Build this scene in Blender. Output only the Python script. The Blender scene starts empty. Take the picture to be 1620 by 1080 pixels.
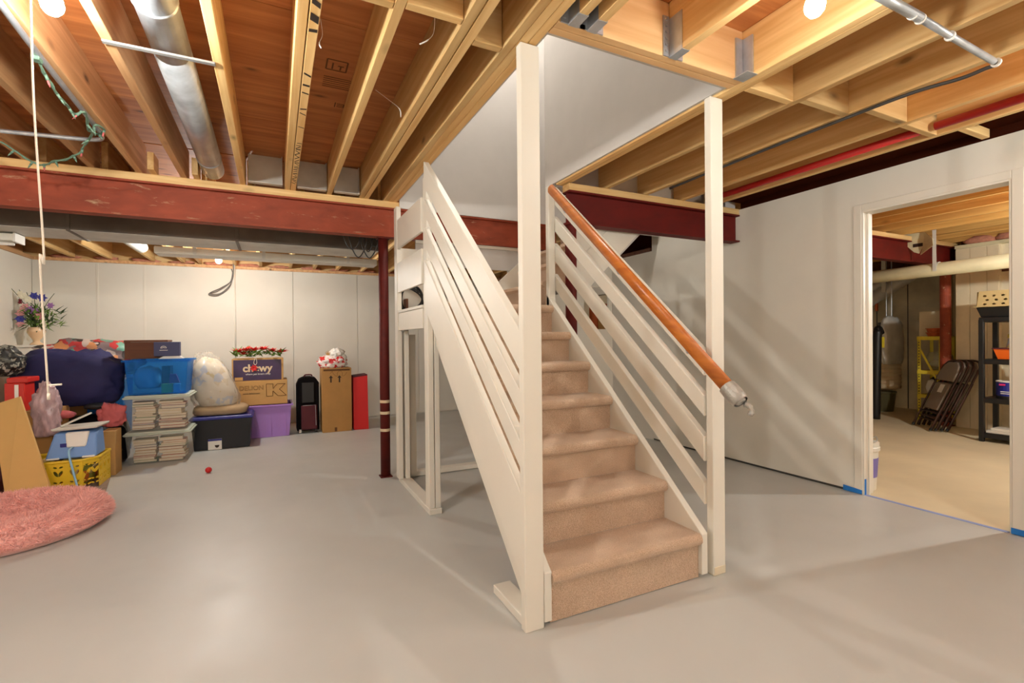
import bpy, bmesh, math, random
import numpy as np
from mathutils import Vector, Matrix, noise as mnoise
random.seed(7)
SC = bpy.context.scene
COL = SC.collection
PI = math.pi

# ------------------------------------------------------------------ camera
FPX, YAW, PITCH, ROLL, H = 767.35, .4554, -.0064, -.0094, 1.2
def cam_axes():
    cy, sy = math.cos(YAW), math.sin(YAW)
    r = Vector((cy, -sy, 0)); f = Vector((sy, cy, 0)); u = Vector((0, 0, 1))
    f2 = f*math.cos(PITCH)+u*math.sin(PITCH); u2 = u*math.cos(PITCH)-f*math.sin(PITCH)
    return r*math.cos(ROLL)+u2*math.sin(ROLL), u2*math.cos(ROLL)-r*math.sin(ROLL), f2
RT, UP, FW = cam_axes()
cd = bpy.data.cameras.new('camera'); cam = bpy.data.objects.new('camera', cd); COL.objects.link(cam)
cd.sensor_width = 36; cd.sensor_fit = 'HORIZONTAL'; cd.lens = FPX*36/1620; cd.clip_start = .02; cd.clip_end = 100
m = Matrix.Identity(4)
for i in range(3):
    m[i][0], m[i][1], m[i][2] = RT[i], UP[i], -FW[i]
m[0][3], m[1][3], m[2][3] = 0, 0, H
cam.matrix_world = m
SC.camera = cam
# ------------------------------------------------------------------ light and exposure
SC.view_settings.view_transform = 'Standard'; SC.view_settings.look = 'None'
SC.view_settings.gamma = 1; SC.view_settings.use_curve_mapping = False
SC.view_settings.exposure = 0.40
W = bpy.data.worlds.new('world'); SC.world = W; W.use_nodes = True
W.node_tree.nodes['Background'].inputs[0].default_value = (.9, .93, 1, 1)
W.node_tree.nodes['Background'].inputs[1].default_value = .0
SC.cycles.max_bounces = 8; SC.cycles.diffuse_bounces = 5; SC.cycles.transparent_max_bounces = 12
LAMP_COL = (1, .985, .93)
#  bulbs: (x, y, z, watts); back and side entries are added, unseen fill
BULBS = {'left': (-.62, 2.02, 2.27, 44), 'right': (1.59, .985, 2.27, 9), 'rear': (-.54, 6.2, 2.085, 55),
         'fill_back_left': (-1.5, -2.6, 2.27, 50), 'fill_back_mid': (.9, -2.9, 2.27, 50), 'fill_back_right': (3.1, -2.5, 2.27, 56),
         'fill_side_left': (-2.0, .55, 2.27, 47), 'fill_side_right': (3.2, .25, 2.27, 22), 'utility': (5.9, 1.0, 1.98, 92),
         'stair': (1.65, 3.6, 4.75, 72)}

# ------------------------------------------------------------------ pixel -> point helpers
def ray(u, v): return RT*((u-810)/FPX)+UP*((540-v)/FPX)+FW
def at(u, v, ax, val):
    r = ray(u, v); i = 'xyz'.index(ax); c = Vector((0, 0, H)); return c+r*((val-c[i])/r[i])
def px_rect(u0, v0, u1, v1, y):
    a = at(u0, v0, 'y', y); b = at(u1, v1, 'y', y); return a.x, b.x, b.z, a.z   # x0,x1,z0,z1

# ------------------------------------------------------------------ materials
def lin(c):
    return tuple((x/255/12.92 if x/255 <= .04045 else ((x/255+.055)/1.055)**2.4) for x in c)+(1,)
class NT:
    def __init__(s, name):
        s.m = bpy.data.materials.new(name); s.m.use_nodes = True; s.t = s.m.node_tree; s.n = s.t.nodes
        s.b = s.n['Principled BSDF']; s.o = s.n['Material Output']
    def add(s, typ, **kw):
        n = s.n.new(typ)
        for k, v in kw.items():
            if k.startswith('i_'): n.inputs[k[2:].replace('_', ' ')].default_value = v
            else: setattr(n, k, v)
        return n
    def ln(s, a, b): s.t.links.new(a, b)
    def coords(s, scale=(1, 1, 1), kind='Object'):
        tc = s.add('ShaderNodeTexCoord'); mp = s.add('ShaderNodeMapping'); mp.inputs['Scale'].default_value = scale
        s.ln(tc.outputs[kind], mp.inputs['Vector']); return mp.outputs['Vector']
    def noise(s, vec, scale, detail=4, dist=0, rough=.55):
        n = s.add('ShaderNodeTexNoise'); n.inputs['Scale'].default_value = scale; n.inputs['Detail'].default_value = detail
        n.inputs['Distortion'].default_value = dist; n.inputs['Roughness'].default_value = rough; s.ln(vec, n.inputs['Vector']); return n.outputs['Fac']
    def ramp(s, fac, stops):
        r = s.add('ShaderNodeValToRGB'); e = r.color_ramp.elements
        while len(e) < len(stops): e.new(.5)
        for k, (p, c) in enumerate(stops): e[k].position = p; e[k].color = c
        s.ln(fac, r.inputs['Fac']); return r.outputs['Color']
    def mix(s, fac, a, b, mode='MIX'):
        n = s.add('ShaderNodeMix', data_type='RGBA', blend_type=mode)
        for idx, x in ((0, fac), (6, a), (7, b)):
            if hasattr(x, 'default_value') and not isinstance(x, (tuple, list, float, int)): s.ln(x, n.inputs[idx])
            else: n.inputs[idx].default_value = x
        return n.outputs[2]
    def bump(s, h, strength=.2, dist=.01):
        n = s.add('ShaderNodeBump'); n.inputs['Strength'].default_value = strength; n.inputs['Distance'].default_value = dist
        s.ln(h, n.inputs['Height']); s.ln(n.outputs['Normal'], s.b.inputs['Normal'])
def gray(v): return (v, v, v, 1)
def mat(name, col, rough=.6, metal=0., var=.0, vscale=6., bump=0., bscale=80., stretch=(1, 1, 1), spec=.5, alpha=1., sheen=0.):
    k = NT(name); c = lin(col); k.b.inputs['Roughness'].default_value = rough; k.b.inputs['Metallic'].default_value = metal
    k.b.inputs['Specular IOR Level'].default_value = spec
    if sheen: k.b.inputs['Sheen Weight'].default_value = sheen
    vec = k.coords(stretch)
    f = k.noise(vec, vscale, 5)
    d = tuple(x*(1-var) for x in c[:3])+(1,); l = tuple(min(1, x*(1+var*.6)) for x in c[:3])+(1,)
    k.ln(k.ramp(f, [(.3, d), (.7, l)]), k.b.inputs['Base Color'])
    if bump: k.bump(k.noise(vec, bscale, 3), bump)
    if alpha < 1:
        tr = k.add('ShaderNodeBsdfTransparent'); tr.inputs[0].default_value = tuple(min(1, .55+.45*x) for x in c[:3])+(1,)
        mx = k.add('ShaderNodeMixShader'); mx.inputs[0].default_value = alpha
        k.ln(tr.outputs[0], mx.inputs[1]); k.ln(k.b.outputs[0], mx.inputs[2]); k.ln(mx.outputs[0], k.o.inputs['Surface'])
    return k.m
def tinted(name, col, tint, alpha, rough=.25):
    m_ = mat(name, col, rough, alpha=alpha)
    for n in m_.node_tree.nodes:
        if n.type == 'BSDF_TRANSPARENT': n.inputs[0].default_value = tint
    return m_
def wood(name, light, dark, axis, knots=.5, rough=.65, rnd=.25, fine=14):
    k = NT(name); sc = [fine, fine, fine]; sc['xyz'.index(axis)] = .7
    vec = k.coords(tuple(sc))
    oi = k.add('ShaderNodeObjectInfo')
    ad = k.add('ShaderNodeVectorMath', operation='ADD'); cb = k.add('ShaderNodeCombineXYZ')
    mu = k.add('ShaderNodeMath', operation='MULTIPLY'); k.ln(oi.outputs['Random'], mu.inputs[0]); mu.inputs[1].default_value = 37.
    for i in range(3): k.ln(mu.outputs[0], cb.inputs[i])
    k.ln(vec, ad.inputs[0]); k.ln(cb.outputs[0], ad.inputs[1]); v2 = ad.outputs[0]
    f = k.noise(v2, 1.6, 6, .6)
    l, d = lin(light), lin(dark)
    c = k.ramp(f, [(.28, d), (.5, tuple(.5*(a+b) for a, b in zip(l, d))), (.68, l)])
    if knots:
        ks = [2.6, 2.6, 2.6]; ks['xyz'.index(axis)] = 1.1
        kv = k.coords(tuple(ks)); a2 = k.add('ShaderNodeVectorMath', operation='ADD'); k.ln(kv, a2.inputs[0]); k.ln(cb.outputs[0], a2.inputs[1])
        vo = k.add('ShaderNodeTexVoronoi'); vo.inputs['Scale'].default_value = 2.2; k.ln(a2.outputs[0], vo.inputs['Vector'])
        kf = k.ramp(vo.outputs['Distance'], [(.05, gray(min(1, knots*1.5))), (.085, gray(knots*.7)), (.15, gray(0))])
        c = k.mix(kf, c, tuple(x*.28 for x in d[:3])+(1,))
    hv = k.add('ShaderNodeHueSaturation'); mr = k.add('ShaderNodeMapRange'); k.ln(oi.outputs['Random'], mr.inputs[0])
    mr.inputs[3].default_value = 1-rnd; mr.inputs[4].default_value = 1+rnd*.5
    k.ln(mr.outputs[0], hv.inputs['Value']); k.ln(c, hv.inputs['Color']); k.ln(hv.outputs[0], k.b.inputs['Base Color'])
    k.b.inputs['Roughness'].default_value = rough; k.bump(f, .12, .004)
    return k.m
def painted(name, col, scuff=.25, rough=.45, spots=True):
    k = NT(name); vec = k.coords(); c = lin(col)
    f = k.noise(vec, 2.2, 5); base = k.ramp(f, [(.3, tuple(x*.93 for x in c[:3])+(1,)), (.7, c)])
    s = k.noise(vec, 34, 6, 1.2, .7); sf = k.ramp(s, [(.70, gray(0)), (.78, gray(scuff))])
    base = k.mix(sf, base, lin((120, 100, 78)))
    k.ln(base, k.b.inputs['Base Color']); k.b.inputs['Roughness'].default_value = rough
    k.bump(k.noise(vec, 45, 4), .06, .004)
    return k.m
def rusty(name, col, chip, amount=.5, lo=.62):
    k = NT(name); vec = k.coords((1.3, 3, 3)); c = lin(col)
    f = k.noise(vec, 3, 6, .4); base = k.ramp(f, [(.3, tuple(x*.7 for x in c[:3])+(1,)), (.7, tuple(min(1, x*1.15) for x in c[:3])+(1,))])
    n = k.noise(k.coords((1, 4, 4)), 5, 8, .3, .7)
    base = k.mix(k.ramp(n, [(lo, gray(0)), (lo+.1, gray(amount))]), base, lin(chip))
    k.ln(base, k.b.inputs['Base Color']); k.b.inputs['Roughness'].default_value = .62; k.b.inputs['Specular IOR Level'].default_value = .3; k.bump(n, .15, .003); return k.m

M = {}
M['white'] = painted('white_paint', (224, 218, 205))
M['wall'] = painted('wall_paint', (222, 217, 205), .12, .6)
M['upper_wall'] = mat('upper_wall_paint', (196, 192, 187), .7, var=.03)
M['lum_y'] = wood('lumber_along_y', (240, 204, 142), (212, 164, 98), 'y')
M['lum_x'] = wood('lumber_along_x', (240, 206, 146), (214, 168, 102), 'x')
M['lum_z'] = wood('lumber_along_z', (214, 170, 112), (170, 120, 70), 'z')
M['header'] = wood('header_lumber', (236, 196, 142), (214, 166, 110), 'x', .3, rnd=.1)
M['ply'] = wood('plywood', (206, 136, 76), (160, 92, 44), 'x', .55, rnd=.12, fine=9)
M['old_y'] = wood('weathered_lumber', (222, 176, 126), (186, 136, 88), 'y', .6)
M['util_y'] = wood('utility_lumber', (222, 176, 100), (186, 132, 62), 'y', .4)
M['red_steel'] = rusty('red_primer_steel', (152, 70, 46), (206, 178, 140), .6, .6)
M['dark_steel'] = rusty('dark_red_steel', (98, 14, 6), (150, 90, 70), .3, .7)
M['col_steel'] = rusty('maroon_column_paint', (92, 24, 16), (170, 130, 100), .5, .68)
M['galv'] = mat('galvanised_metal', (190, 196, 202), .34, .65, var=.25, vscale=9, bump=.05, bscale=20)
M['galv_dull'] = mat('dull_galvanised_metal', (208, 206, 198), .5, .1, var=.18, vscale=5)
M['duct_shaded'] = mat('shaded_duct_metal', (108, 98, 88), .5, .45, var=.3, vscale=3)  # duct sides lie in shade; that shade is put into the colour
M['oak'] = wood('stained_oak', (205, 122, 48), (172, 90, 30), 'y', 0, .3, .03)
M['bulb'] = None
M['black'] = mat('black_plastic', (24, 22, 22), .45, var=.2)
M['black_bag'] = mat('black_plastic_bag', (16, 15, 18), .3, var=.3, bump=.4, bscale=14)
M['navy'] = mat('navy_fabric', (38, 36, 84), .8, var=.2, vscale=4, bump=.2, bscale=9)
M['navy_plastic'] = mat('navy_plastic', (14, 14, 22), .4, var=.1)
M['blue_lid'] = mat('blue_plastic_lid', (42, 44, 128), .35)
M['pvc'] = mat('white_pvc', (222, 218, 206), .4, var=.06)
M['pvc_cream'] = mat('cream_pvc_pipe', (216, 206, 168), .45, var=.12)
M['card'] = mat('cardboard', (196, 152, 92), .85, var=.08, vscale=4, bump=.05, bscale=140)
M['card_dark'] = mat('aged_cardboard', (176, 130, 72), .85, var=.1, vscale=5)
M['ink'] = mat('black_ink', (46, 30, 18), .8)
M['ink_brown'] = mat('brown_ink', (96, 60, 24), .8)
M['paper'] = mat('white_paper', (236, 232, 224), .8)
M['tape_blue'] = mat('blue_masking_tape', (28, 118, 200), .7, var=.1)
M['tape_faded'] = mat('pale_blue_masking_tape', (140, 158, 206), .7, var=.1)
M['tape_cream'] = mat('cream_masking_tape', (214, 192, 156), .7)
M['yellow'] = mat('yellow_paint', (226, 206, 60), .45, var=.08)
M['concrete'] = mat('cast_concrete', (226, 214, 186), .85, var=.28, vscale=2.2, bump=.25, bscale=28)
M['concrete_lit'] = mat('pale_lit_concrete', (226, 210, 176), .8, var=.1, vscale=3, bump=.2, bscale=24)  # cast concrete where lamplight falls, its brightness put into the colour
M['dark_wood'] = wood('dark_brown_wood', (120, 66, 30), (84, 42, 18), 'x', .2)
M['terracotta'] = mat('terracotta', (196, 94, 44), .8, var=.1)
M['orange'] = mat('orange_plastic', (236, 104, 24), .4)
M['red'] = mat('bright_red', (206, 26, 24), .5, var=.05)
M['red_matte'] = mat('red_card', (200, 20, 18), .6)
M['maroon'] = mat('maroon_fabric', (82, 24, 34), .8, var=.15, bump=.2, bscale=60)
M['pink_cloth'] = mat('pink_cloth', (206, 104, 104), .9, var=.15, bump=.3, bscale=12)
M['green'] = mat('leaf_green', (112, 146, 62), .7, var=.3, vscale=30)
M['dark_green'] = mat('dark_leaf_green', (58, 76, 36), .7, var=.3, vscale=30)
M['lights_green'] = mat('green_wire', (104, 136, 116), .5)
M['grey'] = mat('grey_fabric', (120, 118, 114), .8, var=.15)
M['dark_grey'] = mat('dark_grey_plastic', (64, 62, 60), .5)
M['cord'] = mat('white_cord', (236, 226, 210), .8, bump=.3, bscale=300)
M['tapegrey'] = mat('silver_duct_tape', (168, 164, 156), .4, .3, var=.2, vscale=30, bump=.5, bscale=40)
M['pink_ins'] = mat('pink_insulation', (206, 140, 112), .95, var=.3, vscale=20, bump=.8, bscale=30)
M['brown_vinyl'] = mat('taupe_vinyl', (132, 118, 104), .5)
M['brown_metal'] = mat('dark_brown_metal', (70, 46, 36), .3, .3)
M['gap_shade'] = mat('dark_gap_shade', (56, 24, 14), 1., spec=0.)  # shade colour for the dark gaps above the right wall
M['redpipe'] = mat('red_plastic_pipe', (190, 36, 34), .35)

def floor_mat():
    k = NT('painted_concrete_floor'); vec = k.coords(); c = lin((190, 190, 185))
    f = k.noise(vec, .9, 6, .4); base = k.ramp(f, [(.3, tuple(x*.93 for x in c[:3])+(1,)), (.7, tuple(x*1.04 for x in c[:3])+(1,))])
    s = k.noise(vec, 26, 4, 0, .6); base = k.mix(k.ramp(s, [(.74, gray(0)), (.8, gray(.35))]), base, lin((222, 216, 204)))
    k.ln(base, k.b.inputs['Base Color'])
    k.ln(k.ramp(k.noise(vec, 3, 4), [(.3, gray(.36)), (.7, gray(.52))]), k.b.inputs['Roughness'])
    k.bump(k.noise(vec, 12, 4), .03, .006); return k.m
def carpet_mat():
    k = NT('beige_carpet'); vec = k.coords()
    f = k.noise(vec, 260, 3, 0, .8); g = k.noise(vec, 9, 4)
    c = k.ramp(f, [(.28, lin((170, 136, 106))), (.5, lin((220, 186, 154))), (.72, lin((246, 222, 196)))])
    c = k.mix(k.ramp(g, [(.35, gray(.25)), (.65, gray(0))]), c, lin((180, 146, 116)))
    k.ln(c, k.b.inputs['Base Color']); k.b.inputs['Roughness'].default_value = 1; k.b.inputs['Specular IOR Level'].default_value = .1
    k.b.inputs['Sheen Weight'].default_value = .3
    k.bump(k.noise(vec, 190, 2, 0, .9), .9, .012); return k.m
def emit_mat(name, col, e):
    k = NT(name); em = k.add('ShaderNodeEmission'); em.inputs[0].default_value = col+(1,); em.inputs[1].default_value = e
    k.ln(em.outputs[0], k.o.inputs['Surface']); return k.m
def patches(name, cols, scale, rough=.8, bump=.3, stretch=(1, 1, 1), warp=.12):
    k = NT(name); vec = k.coords(stretch)
    wn = k.add('ShaderNodeTexNoise'); wn.inputs['Scale'].default_value = scale*.7; k.ln(vec, wn.inputs['Vector'])
    wa = k.add('ShaderNodeVectorMath', operation='MULTIPLY_ADD'); k.ln(wn.outputs['Color'], wa.inputs[0]); wa.inputs[1].default_value = (warp*14/scale,)*3; k.ln(vec, wa.inputs[2]); vec = wa.outputs[0]
    vo = k.add('ShaderNodeTexVoronoi'); vo.inputs['Scale'].default_value = scale; k.ln(vec, vo.inputs['Vector'])
    sx = k.add('ShaderNodeSeparateColor'); k.ln(vo.outputs['Color'], sx.inputs[0])
    r = k.add('ShaderNodeValToRGB'); r.color_ramp.interpolation = 'CONSTANT'; e = r.color_ramp.elements
    while len(e) < len(cols): e.new(.5)
    for i, c in enumerate(cols): e[i].position = i/len(cols); e[i].color = lin(c)
    k.ln(sx.outputs[0], r.inputs[0]); k.ln(r.outputs[0], k.b.inputs['Base Color']); k.b.inputs['Roughness'].default_value = rough
    k.bump(k.noise(vec, 14, 4), bump, .01); return k.m
M['floor'] = floor_mat(); M['carpet'] = carpet_mat()
M['util_floor'] = mat('bare_concrete_floor', (212, 198, 164), .75, var=.1, vscale=1.6, bump=.05, bscale=20)

# ------------------------------------------------------------------ mesh builder
ORG = {}
class MB:
    def __init__(s): s.v = []; s.f = []
    def quad_box(s, corners):
        n = len(s.v); s.v += [tuple(c) for c in corners]
        s.f += [tuple(n+i for i in q) for q in ((0, 3, 2, 1), (4, 5, 6, 7), (0, 1, 5, 4), (1, 2, 6, 5), (2, 3, 7, 6), (3, 0, 4, 7))]
        return s
    def box(s, x0, x1, y0, y1, z0, z1):
        return s.quad_box([(x0, y0, z0), (x1, y0, z0), (x1, y1, z0), (x0, y1, z0), (x0, y0, z1), (x1, y0, z1), (x1, y1, z1), (x0, y1, z1)])
    def obox(s, c, ax, ay, az):        # centre and three half-axis vectors
        c, ax, ay, az = map(Vector, (c, ax, ay, az))
        return s.quad_box([c-ax-ay-az, c+ax-ay-az, c+ax+ay-az, c-ax+ay-az, c-ax-ay+az, c+ax-ay+az, c+ax+ay+az, c-ax+ay+az])
    def frustum(s, x0, x1, y0, y1, z0, z1, g):   # top grows by g on each side
        return s.quad_box([(x0, y0, z0), (x1, y0, z0), (x1, y1, z0), (x0, y1, z0), (x0-g, y0-g, z1), (x1+g, y0-g, z1), (x1+g, y1+g, z1), (x0-g, y1+g, z1)])
    def prism(s, pts, off):            # polygon pts extruded by off
        off = Vector(off); n = len(s.v); k = len(pts)
        s.v += [tuple(p) for p in pts]+[tuple(Vector(p)+off) for p in pts]
        s.f.append(tuple(n+i for i in reversed(range(k)))); s.f.append(tuple(n+k+i for i in range(k)))
        for i in range(k): j = (i+1) % k; s.f.append((n+i, n+j, n+k+j, n+k+i))
        return s
    def tube(s, path, r, n=10, cap=True):
        P = [Vector(p) for p in path]; R = r if isinstance(r, (list, tuple)) else [r]*len(P); b = len(s.v)
        up = None
        for i, p in enumerate(P):
            t = (P[min(i+1, len(P)-1)]-P[max(i-1, 0)]).normalized()
            if up is None:
                a = Vector((0, 0, 1)) if abs(t.z) < .9 else Vector((1, 0, 0)); up = (a-t*a.dot(t)).normalized()
            else: up = (up-t*up.dot(t)).normalized()
            sd = t.cross(up)
            for k in range(n):
                q = 2*PI*k/n; s.v.append(tuple(p+(up*math.cos(q)+sd*math.sin(q))*R[i]))
        for i in range(len(P)-1):
            for k in range(n):
                j = (k+1) % n; s.f.append((b+i*n+k, b+i*n+j, b+(i+1)*n+j, b+(i+1)*n+k))
        if cap: s.f.append(tuple(b+k for k in reversed(range(n)))); s.f.append(tuple(b+(len(P)-1)*n+k for k in range(n)))
        return s
    def lathe(s, c, prof, n=20, axis='z'):       # prof: (radius, height)
        c = Vector(c); b = len(s.v)
        for r, h in prof:
            for k in range(n):
                q = 2*PI*k/n; a, d = r*math.cos(q), r*math.sin(q)
                s.v.append(tuple(c+(Vector((a, d, h)) if axis == 'z' else Vector((a, h, d)) if axis == 'y' else Vector((h, a, d)))))
        for i in range(len(prof)-1):
            for k in range(n):
                j = (k+1) % n; s.f.append((b+i*n+k, b+i*n+j, b+(i+1)*n+j, b+(i+1)*n+k))
        s.f.append(tuple(b+k for k in reversed(range(n)))); s.f.append(tuple(b+(len(prof)-1)*n+k for k in range(n)))
        return s
    def add(s, other):
        n = len(s.v); s.v += other.v; s.f += [tuple(i+n for i in f) for f in other.f]; return s
    def build(s, name, material, parent=None, smooth=False, bev=0., origin=None, seg=1):
        vs = np.array(s.v, float)
        if origin is None:
            if parent is not None: origin = Vector(ORG[parent.name])
            else: lo, hi = vs.min(0), vs.max(0); origin = Vector(((lo[0]+hi[0])/2, (lo[1]+hi[1])/2, lo[2]))
        origin = Vector(origin)
        me = bpy.data.meshes.new(name); me.from_pydata([tuple(v) for v in (vs-np.array(origin))], [], s.f); me.update()
        bm = bmesh.new(); bm.from_mesh(me); bmesh.ops.recalc_face_normals(bm, faces=bm.faces[:]); bm.to_mesh(me); bm.free()
        if material is not None: me.materials.append(material)
        if smooth:
            for p in me.polygons: p.use_smooth = True
        o = bpy.data.objects.new(name, me); COL.objects.link(o)
        if parent is not None: o.parent = parent; o.location = origin-Vector(ORG[parent.name])
        else: o.location = origin
        ORG[o.name] = tuple(origin)
        if bev:
            b = o.modifiers.new('bevel', 'BEVEL'); b.width = bev; b.segments = seg; b.limit_method = 'ANGLE'; b.angle_limit = .6
        if smooth and bev == 0:
            pass
        return o
def tag(o, label=None, cat=None, group=None, kind=None):
    if label: o['label'] = label
    if cat: o['category'] = cat
    if group: o['group'] = group
    if kind: o['kind'] = kind
    return o
def thing(name, label, cat, loc, group=None, rot=None):
    o = bpy.data.objects.new(name, None); COL.objects.link(o); o.location = loc; ORG[o.name] = tuple(loc); o.empty_display_size = .1
    if rot: o.rotation_euler = rot
    return tag(o, label, cat, group)
def struct(name, mb, material, **kw):
    return tag(mb.build(name, material, **kw), kind='structure')
def box(*a): return MB().box(*a)
def copy_tree(o, loc, parent=None):
    c = o.copy(); COL.objects.link(c)
    if parent is not None: c.parent = parent
    else: c.location = loc
    for ch in list(o.children): copy_tree(ch, None, c)
    return c
def text(s, size, parent, name, material, pos, xdir=(1, 0, 0), zdir=(0, 0, 1), ext=.0012, bold=0., outline=False, align='CENTER', shear=0.):
    cu = bpy.data.curves.new(name, 'FONT'); cu.body = s; cu.size = size; cu.align_x = align; cu.align_y = 'CENTER'; cu.offset = bold; cu.extrude = ext; cu.shear = shear
    if outline: cu.fill_mode = 'NONE' if hasattr(cu, 'fill_mode') else 'NONE'; cu.extrude = 0; cu.bevel_depth = outline
    tmp = bpy.data.objects.new(name+'_tmp', cu); COL.objects.link(tmp)
    dg = bpy.context.evaluated_depsgraph_get(); me = bpy.data.meshes.new_from_object(tmp.evaluated_get(dg)); bpy.data.objects.remove(tmp); 
    x = Vector(xdir).normalized(); z = Vector(zdir).normalized(); y = x.cross(z)  # text plane: x right, z up, normal -y
    R = Matrix((( x.x, z.x, -y.x), (x.y, z.y, -y.y), (x.z, z.z, -y.z))).to_4x4()
    me.transform(R); me.materials.clear(); me.materials.append(material); me.name = name
    o = bpy.data.objects.new(name, me); COL.objects.link(o); o.parent = parent; o.location = Vector(pos)-Vector(ORG[parent.name]); ORG[o.name] = tuple(pos); return o
def lump(c, r, seed=0, sub=4, amp=.18, freq=2.2, power=2., flat=True, fold=0.):
    bm = bmesh.new(); bmesh.ops.create_icosphere(bm, subdivisions=sub, radius=1); mb = MB(); sd = Vector((seed*3.1, seed*1.7, seed*.9))
    for v in bm.verts:
        d = v.co.normalized()
        k = (abs(d.x)**power+abs(d.y)**power+abs(d.z)**power)**(-1/power)
        n = mnoise.fractal(d*freq+sd, 1., 2., 4)*amp
        if fold: n += fold*abs(mnoise.noise(d*freq*2.6+sd*2))-fold*.3
        p = d*k*(1+n)
        q = Vector((c[0]+p.x*r[0], c[1]+p.y*r[1], c[2]+p.z*r[2]))
        if flat and q.z < c[2]-r[2]*.82: q.z = c[2]-r[2]*.82
        mb.v.append(tuple(q))
    bm.verts.ensure_lookup_table(); mb.f = [tuple(v.index for v in f.verts) for f in bm.faces]; bm.free(); return mb
def smooth_path(pts, n=8):
    P = [Vector(p) for p in pts]; out = []
    for i in range(len(P)-1):
        p0, p1, p2, p3 = P[max(i-1, 0)], P[i], P[i+1], P[min(i+2, len(P)-1)]
        for k in range(n):
            t = k/n; out.append(.5*((2*p1)+(-p0+p2)*t+(2*p0-5*p1+4*p2-p3)*t*t+(-p0+3*p1-3*p2+p3)*t**3))
    out.append(P[-1]); return out
# ================================================================== SETTING
ZJ, ZS = 2.40, 2.635          # underside of joists, underside of subfloor
XR = 3.96                     # face of right wall
YB = 7.75                     # face of back wall
struct('floor', box(-2.72, 3.97, -5.1, 7.9, -.1, 0), M['floor'])
struct('floor', box(3.97, 9.45, -1.6, 7.9, -.1, 0), M['util_floor'])
# ceiling: subfloor slab with the stairwell left open
def slab(z0, z1):
    b = MB()
    for r in ((-2.72, .98, -5.1, 7.9), (.98, 2.0, -5.1, 1.62), (2.0, 3.97, -5.1, 3.40), (.98, 3.97, 4.42, 7.9), (3.97, 9.45, -1.6, 7.9)):
        b.box(*r, z0, z1)
    return b
ceiling = struct('ceiling', slab(ZS+.018, ZS+.05), M['ply'])
# plywood sheets of the subfloor, joints 3 mm
def sheets(x0, x1, y0, y1, dx, dy):
    x = x0
    while x < x1-.01:
        y = y0
        while y < y1-.01:
            box(x+.0015, min(x+dx, x1)-.0015, y+.0015, min(y+dy, y1)-.0015, ZS, ZS+.018).build('plywood_sheet', M['ply'], ceiling); y += dy
        x += dx
sheets(-2.7, .98, -5.0, 4.3, 2.44, 1.22); sheets(.98, 2.0, -5.0, 1.62, 2.44, 1.22); sheets(2.0, 3.97, -5.0, 3.36, 2.44, 1.22)
sheets(-2.7, .98, 4.32, 7.8, 2.44, 1.22); sheets(.98, 3.97, 4.43, 7.8, 2.44, 1.22); sheets(3.98, 9.4, -1.5, 7.8, 2.44, 1.22)
def joist(x0, y0, y1, w=.038, m='lum_y', z1=None):
    return box(x0, x0+w, y0, y1, ZJ, z1 or ZS-.001).build('joist', M[m], ceiling, bev=.002)
for x in (-2.2, -1.835, -1.47, -1.135, -.868, -.603, -.224, .086, .128, .400, .655, .697):
    joist(x, -5.0, 4.385, m='old_y' if x < -.5 else 'lum_y')
for x in (-2.24, -1.875, -1.43, -1.095, -.905, -.49, -.18, .20, .52, .84, 1.2, 1.6, 2.0, 2.4, 2.8, 3.2, 3.6):
    box(x, x+.038, 4.40, YB+.02, 2.25, ZS-.001).build('joist', M['lum_y'], ceiling, bev=.002)
for x in (.862, .901, .940): joist(x, -5.0, 4.385)                      # triple trimmer left of the stairwell
for x in (2.0, 2.04): joist(x, -5.0, 3.27)                             # double trimmer on the right
for x in (2.405, 2.812, 3.225, 3.60): joist(x, -5.0, 3.27)
for x in (1.026, 1.112, 1.537): joist(x, -5.0, 1.575)                  # tail joists hung from the header
for y in (1.578, 1.617): box(.981, 1.998, y, y+.037, ZJ, ZS-.001).build('header_joist', M['header'], ceiling, bev=.002)
def block(x0, x1, y, dz=0.): box(x0, x1, y, y+.038, ZJ+dz, ZS-.002).build('blocking', M['lum_x'], ceiling, bev=.002)
for a in ((.168, .398, 1.74), (.44, .653, 1.72), (.737, .860, 1.82), (2.08, 2.403, 1.60), (2.445, 2.81, 1.56), (2.852, 3.223, 1.48),
          (3.265, 3.598, 1.50), (3.64, 3.94, 1.38), (2.08, 2.403, -.4), (2.445, 2.81, -.4), (-.19, .084, 1.5)): block(*a)
for x in (-.82, -.56): box(x+.04, x+.078, 4.14, 4.30, ZJ, ZJ+.12).build('blocking', M['lum_y'], ceiling, bev=.002)
# galvanised joist hangers on the header
def hanger(x0, x1):
    b = MB(); t = .002
    b.box(x0-t, x1+t, 1.50, 1.577, ZJ-t-.001, ZJ-.001).box(x0-t-.001, x0-.001, 1.50, 1.577, ZJ-t, ZJ+.16).box(x1+.001, x1+t+.001, 1.50, 1.577, ZJ-t, ZJ+.16)
    b.box(x0-.036, x0-t, 1.572, 1.577, ZJ+.0, ZJ+.17).box(x1+t, x1+.036, 1.572, 1.577, ZJ+.0, ZJ+.17)
    for i in range(6):
        for sx in (x0-.02, x1+.02): b.box(sx-.005, sx+.005, 1.567, 1.573, ZJ+.015+i*.027, ZJ+.025+i*.027)
    b.build('joist_hanger', M['galv'], ceiling)
hanger(1.026, 1.064); hanger(1.112, 1.15); hanger(1.537, 1.575)
MB().box(1.93, 1.998, 1.50, 1.577, ZJ-.004, ZJ-.001).box(1.99, 1.998, 1.52, 1.577, ZJ, ZJ+.19).box(1.945, 1.988, 1.570, 1.577, ZJ, ZJ+.19).build('joist_hanger', M['galv'], ceiling)
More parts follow.
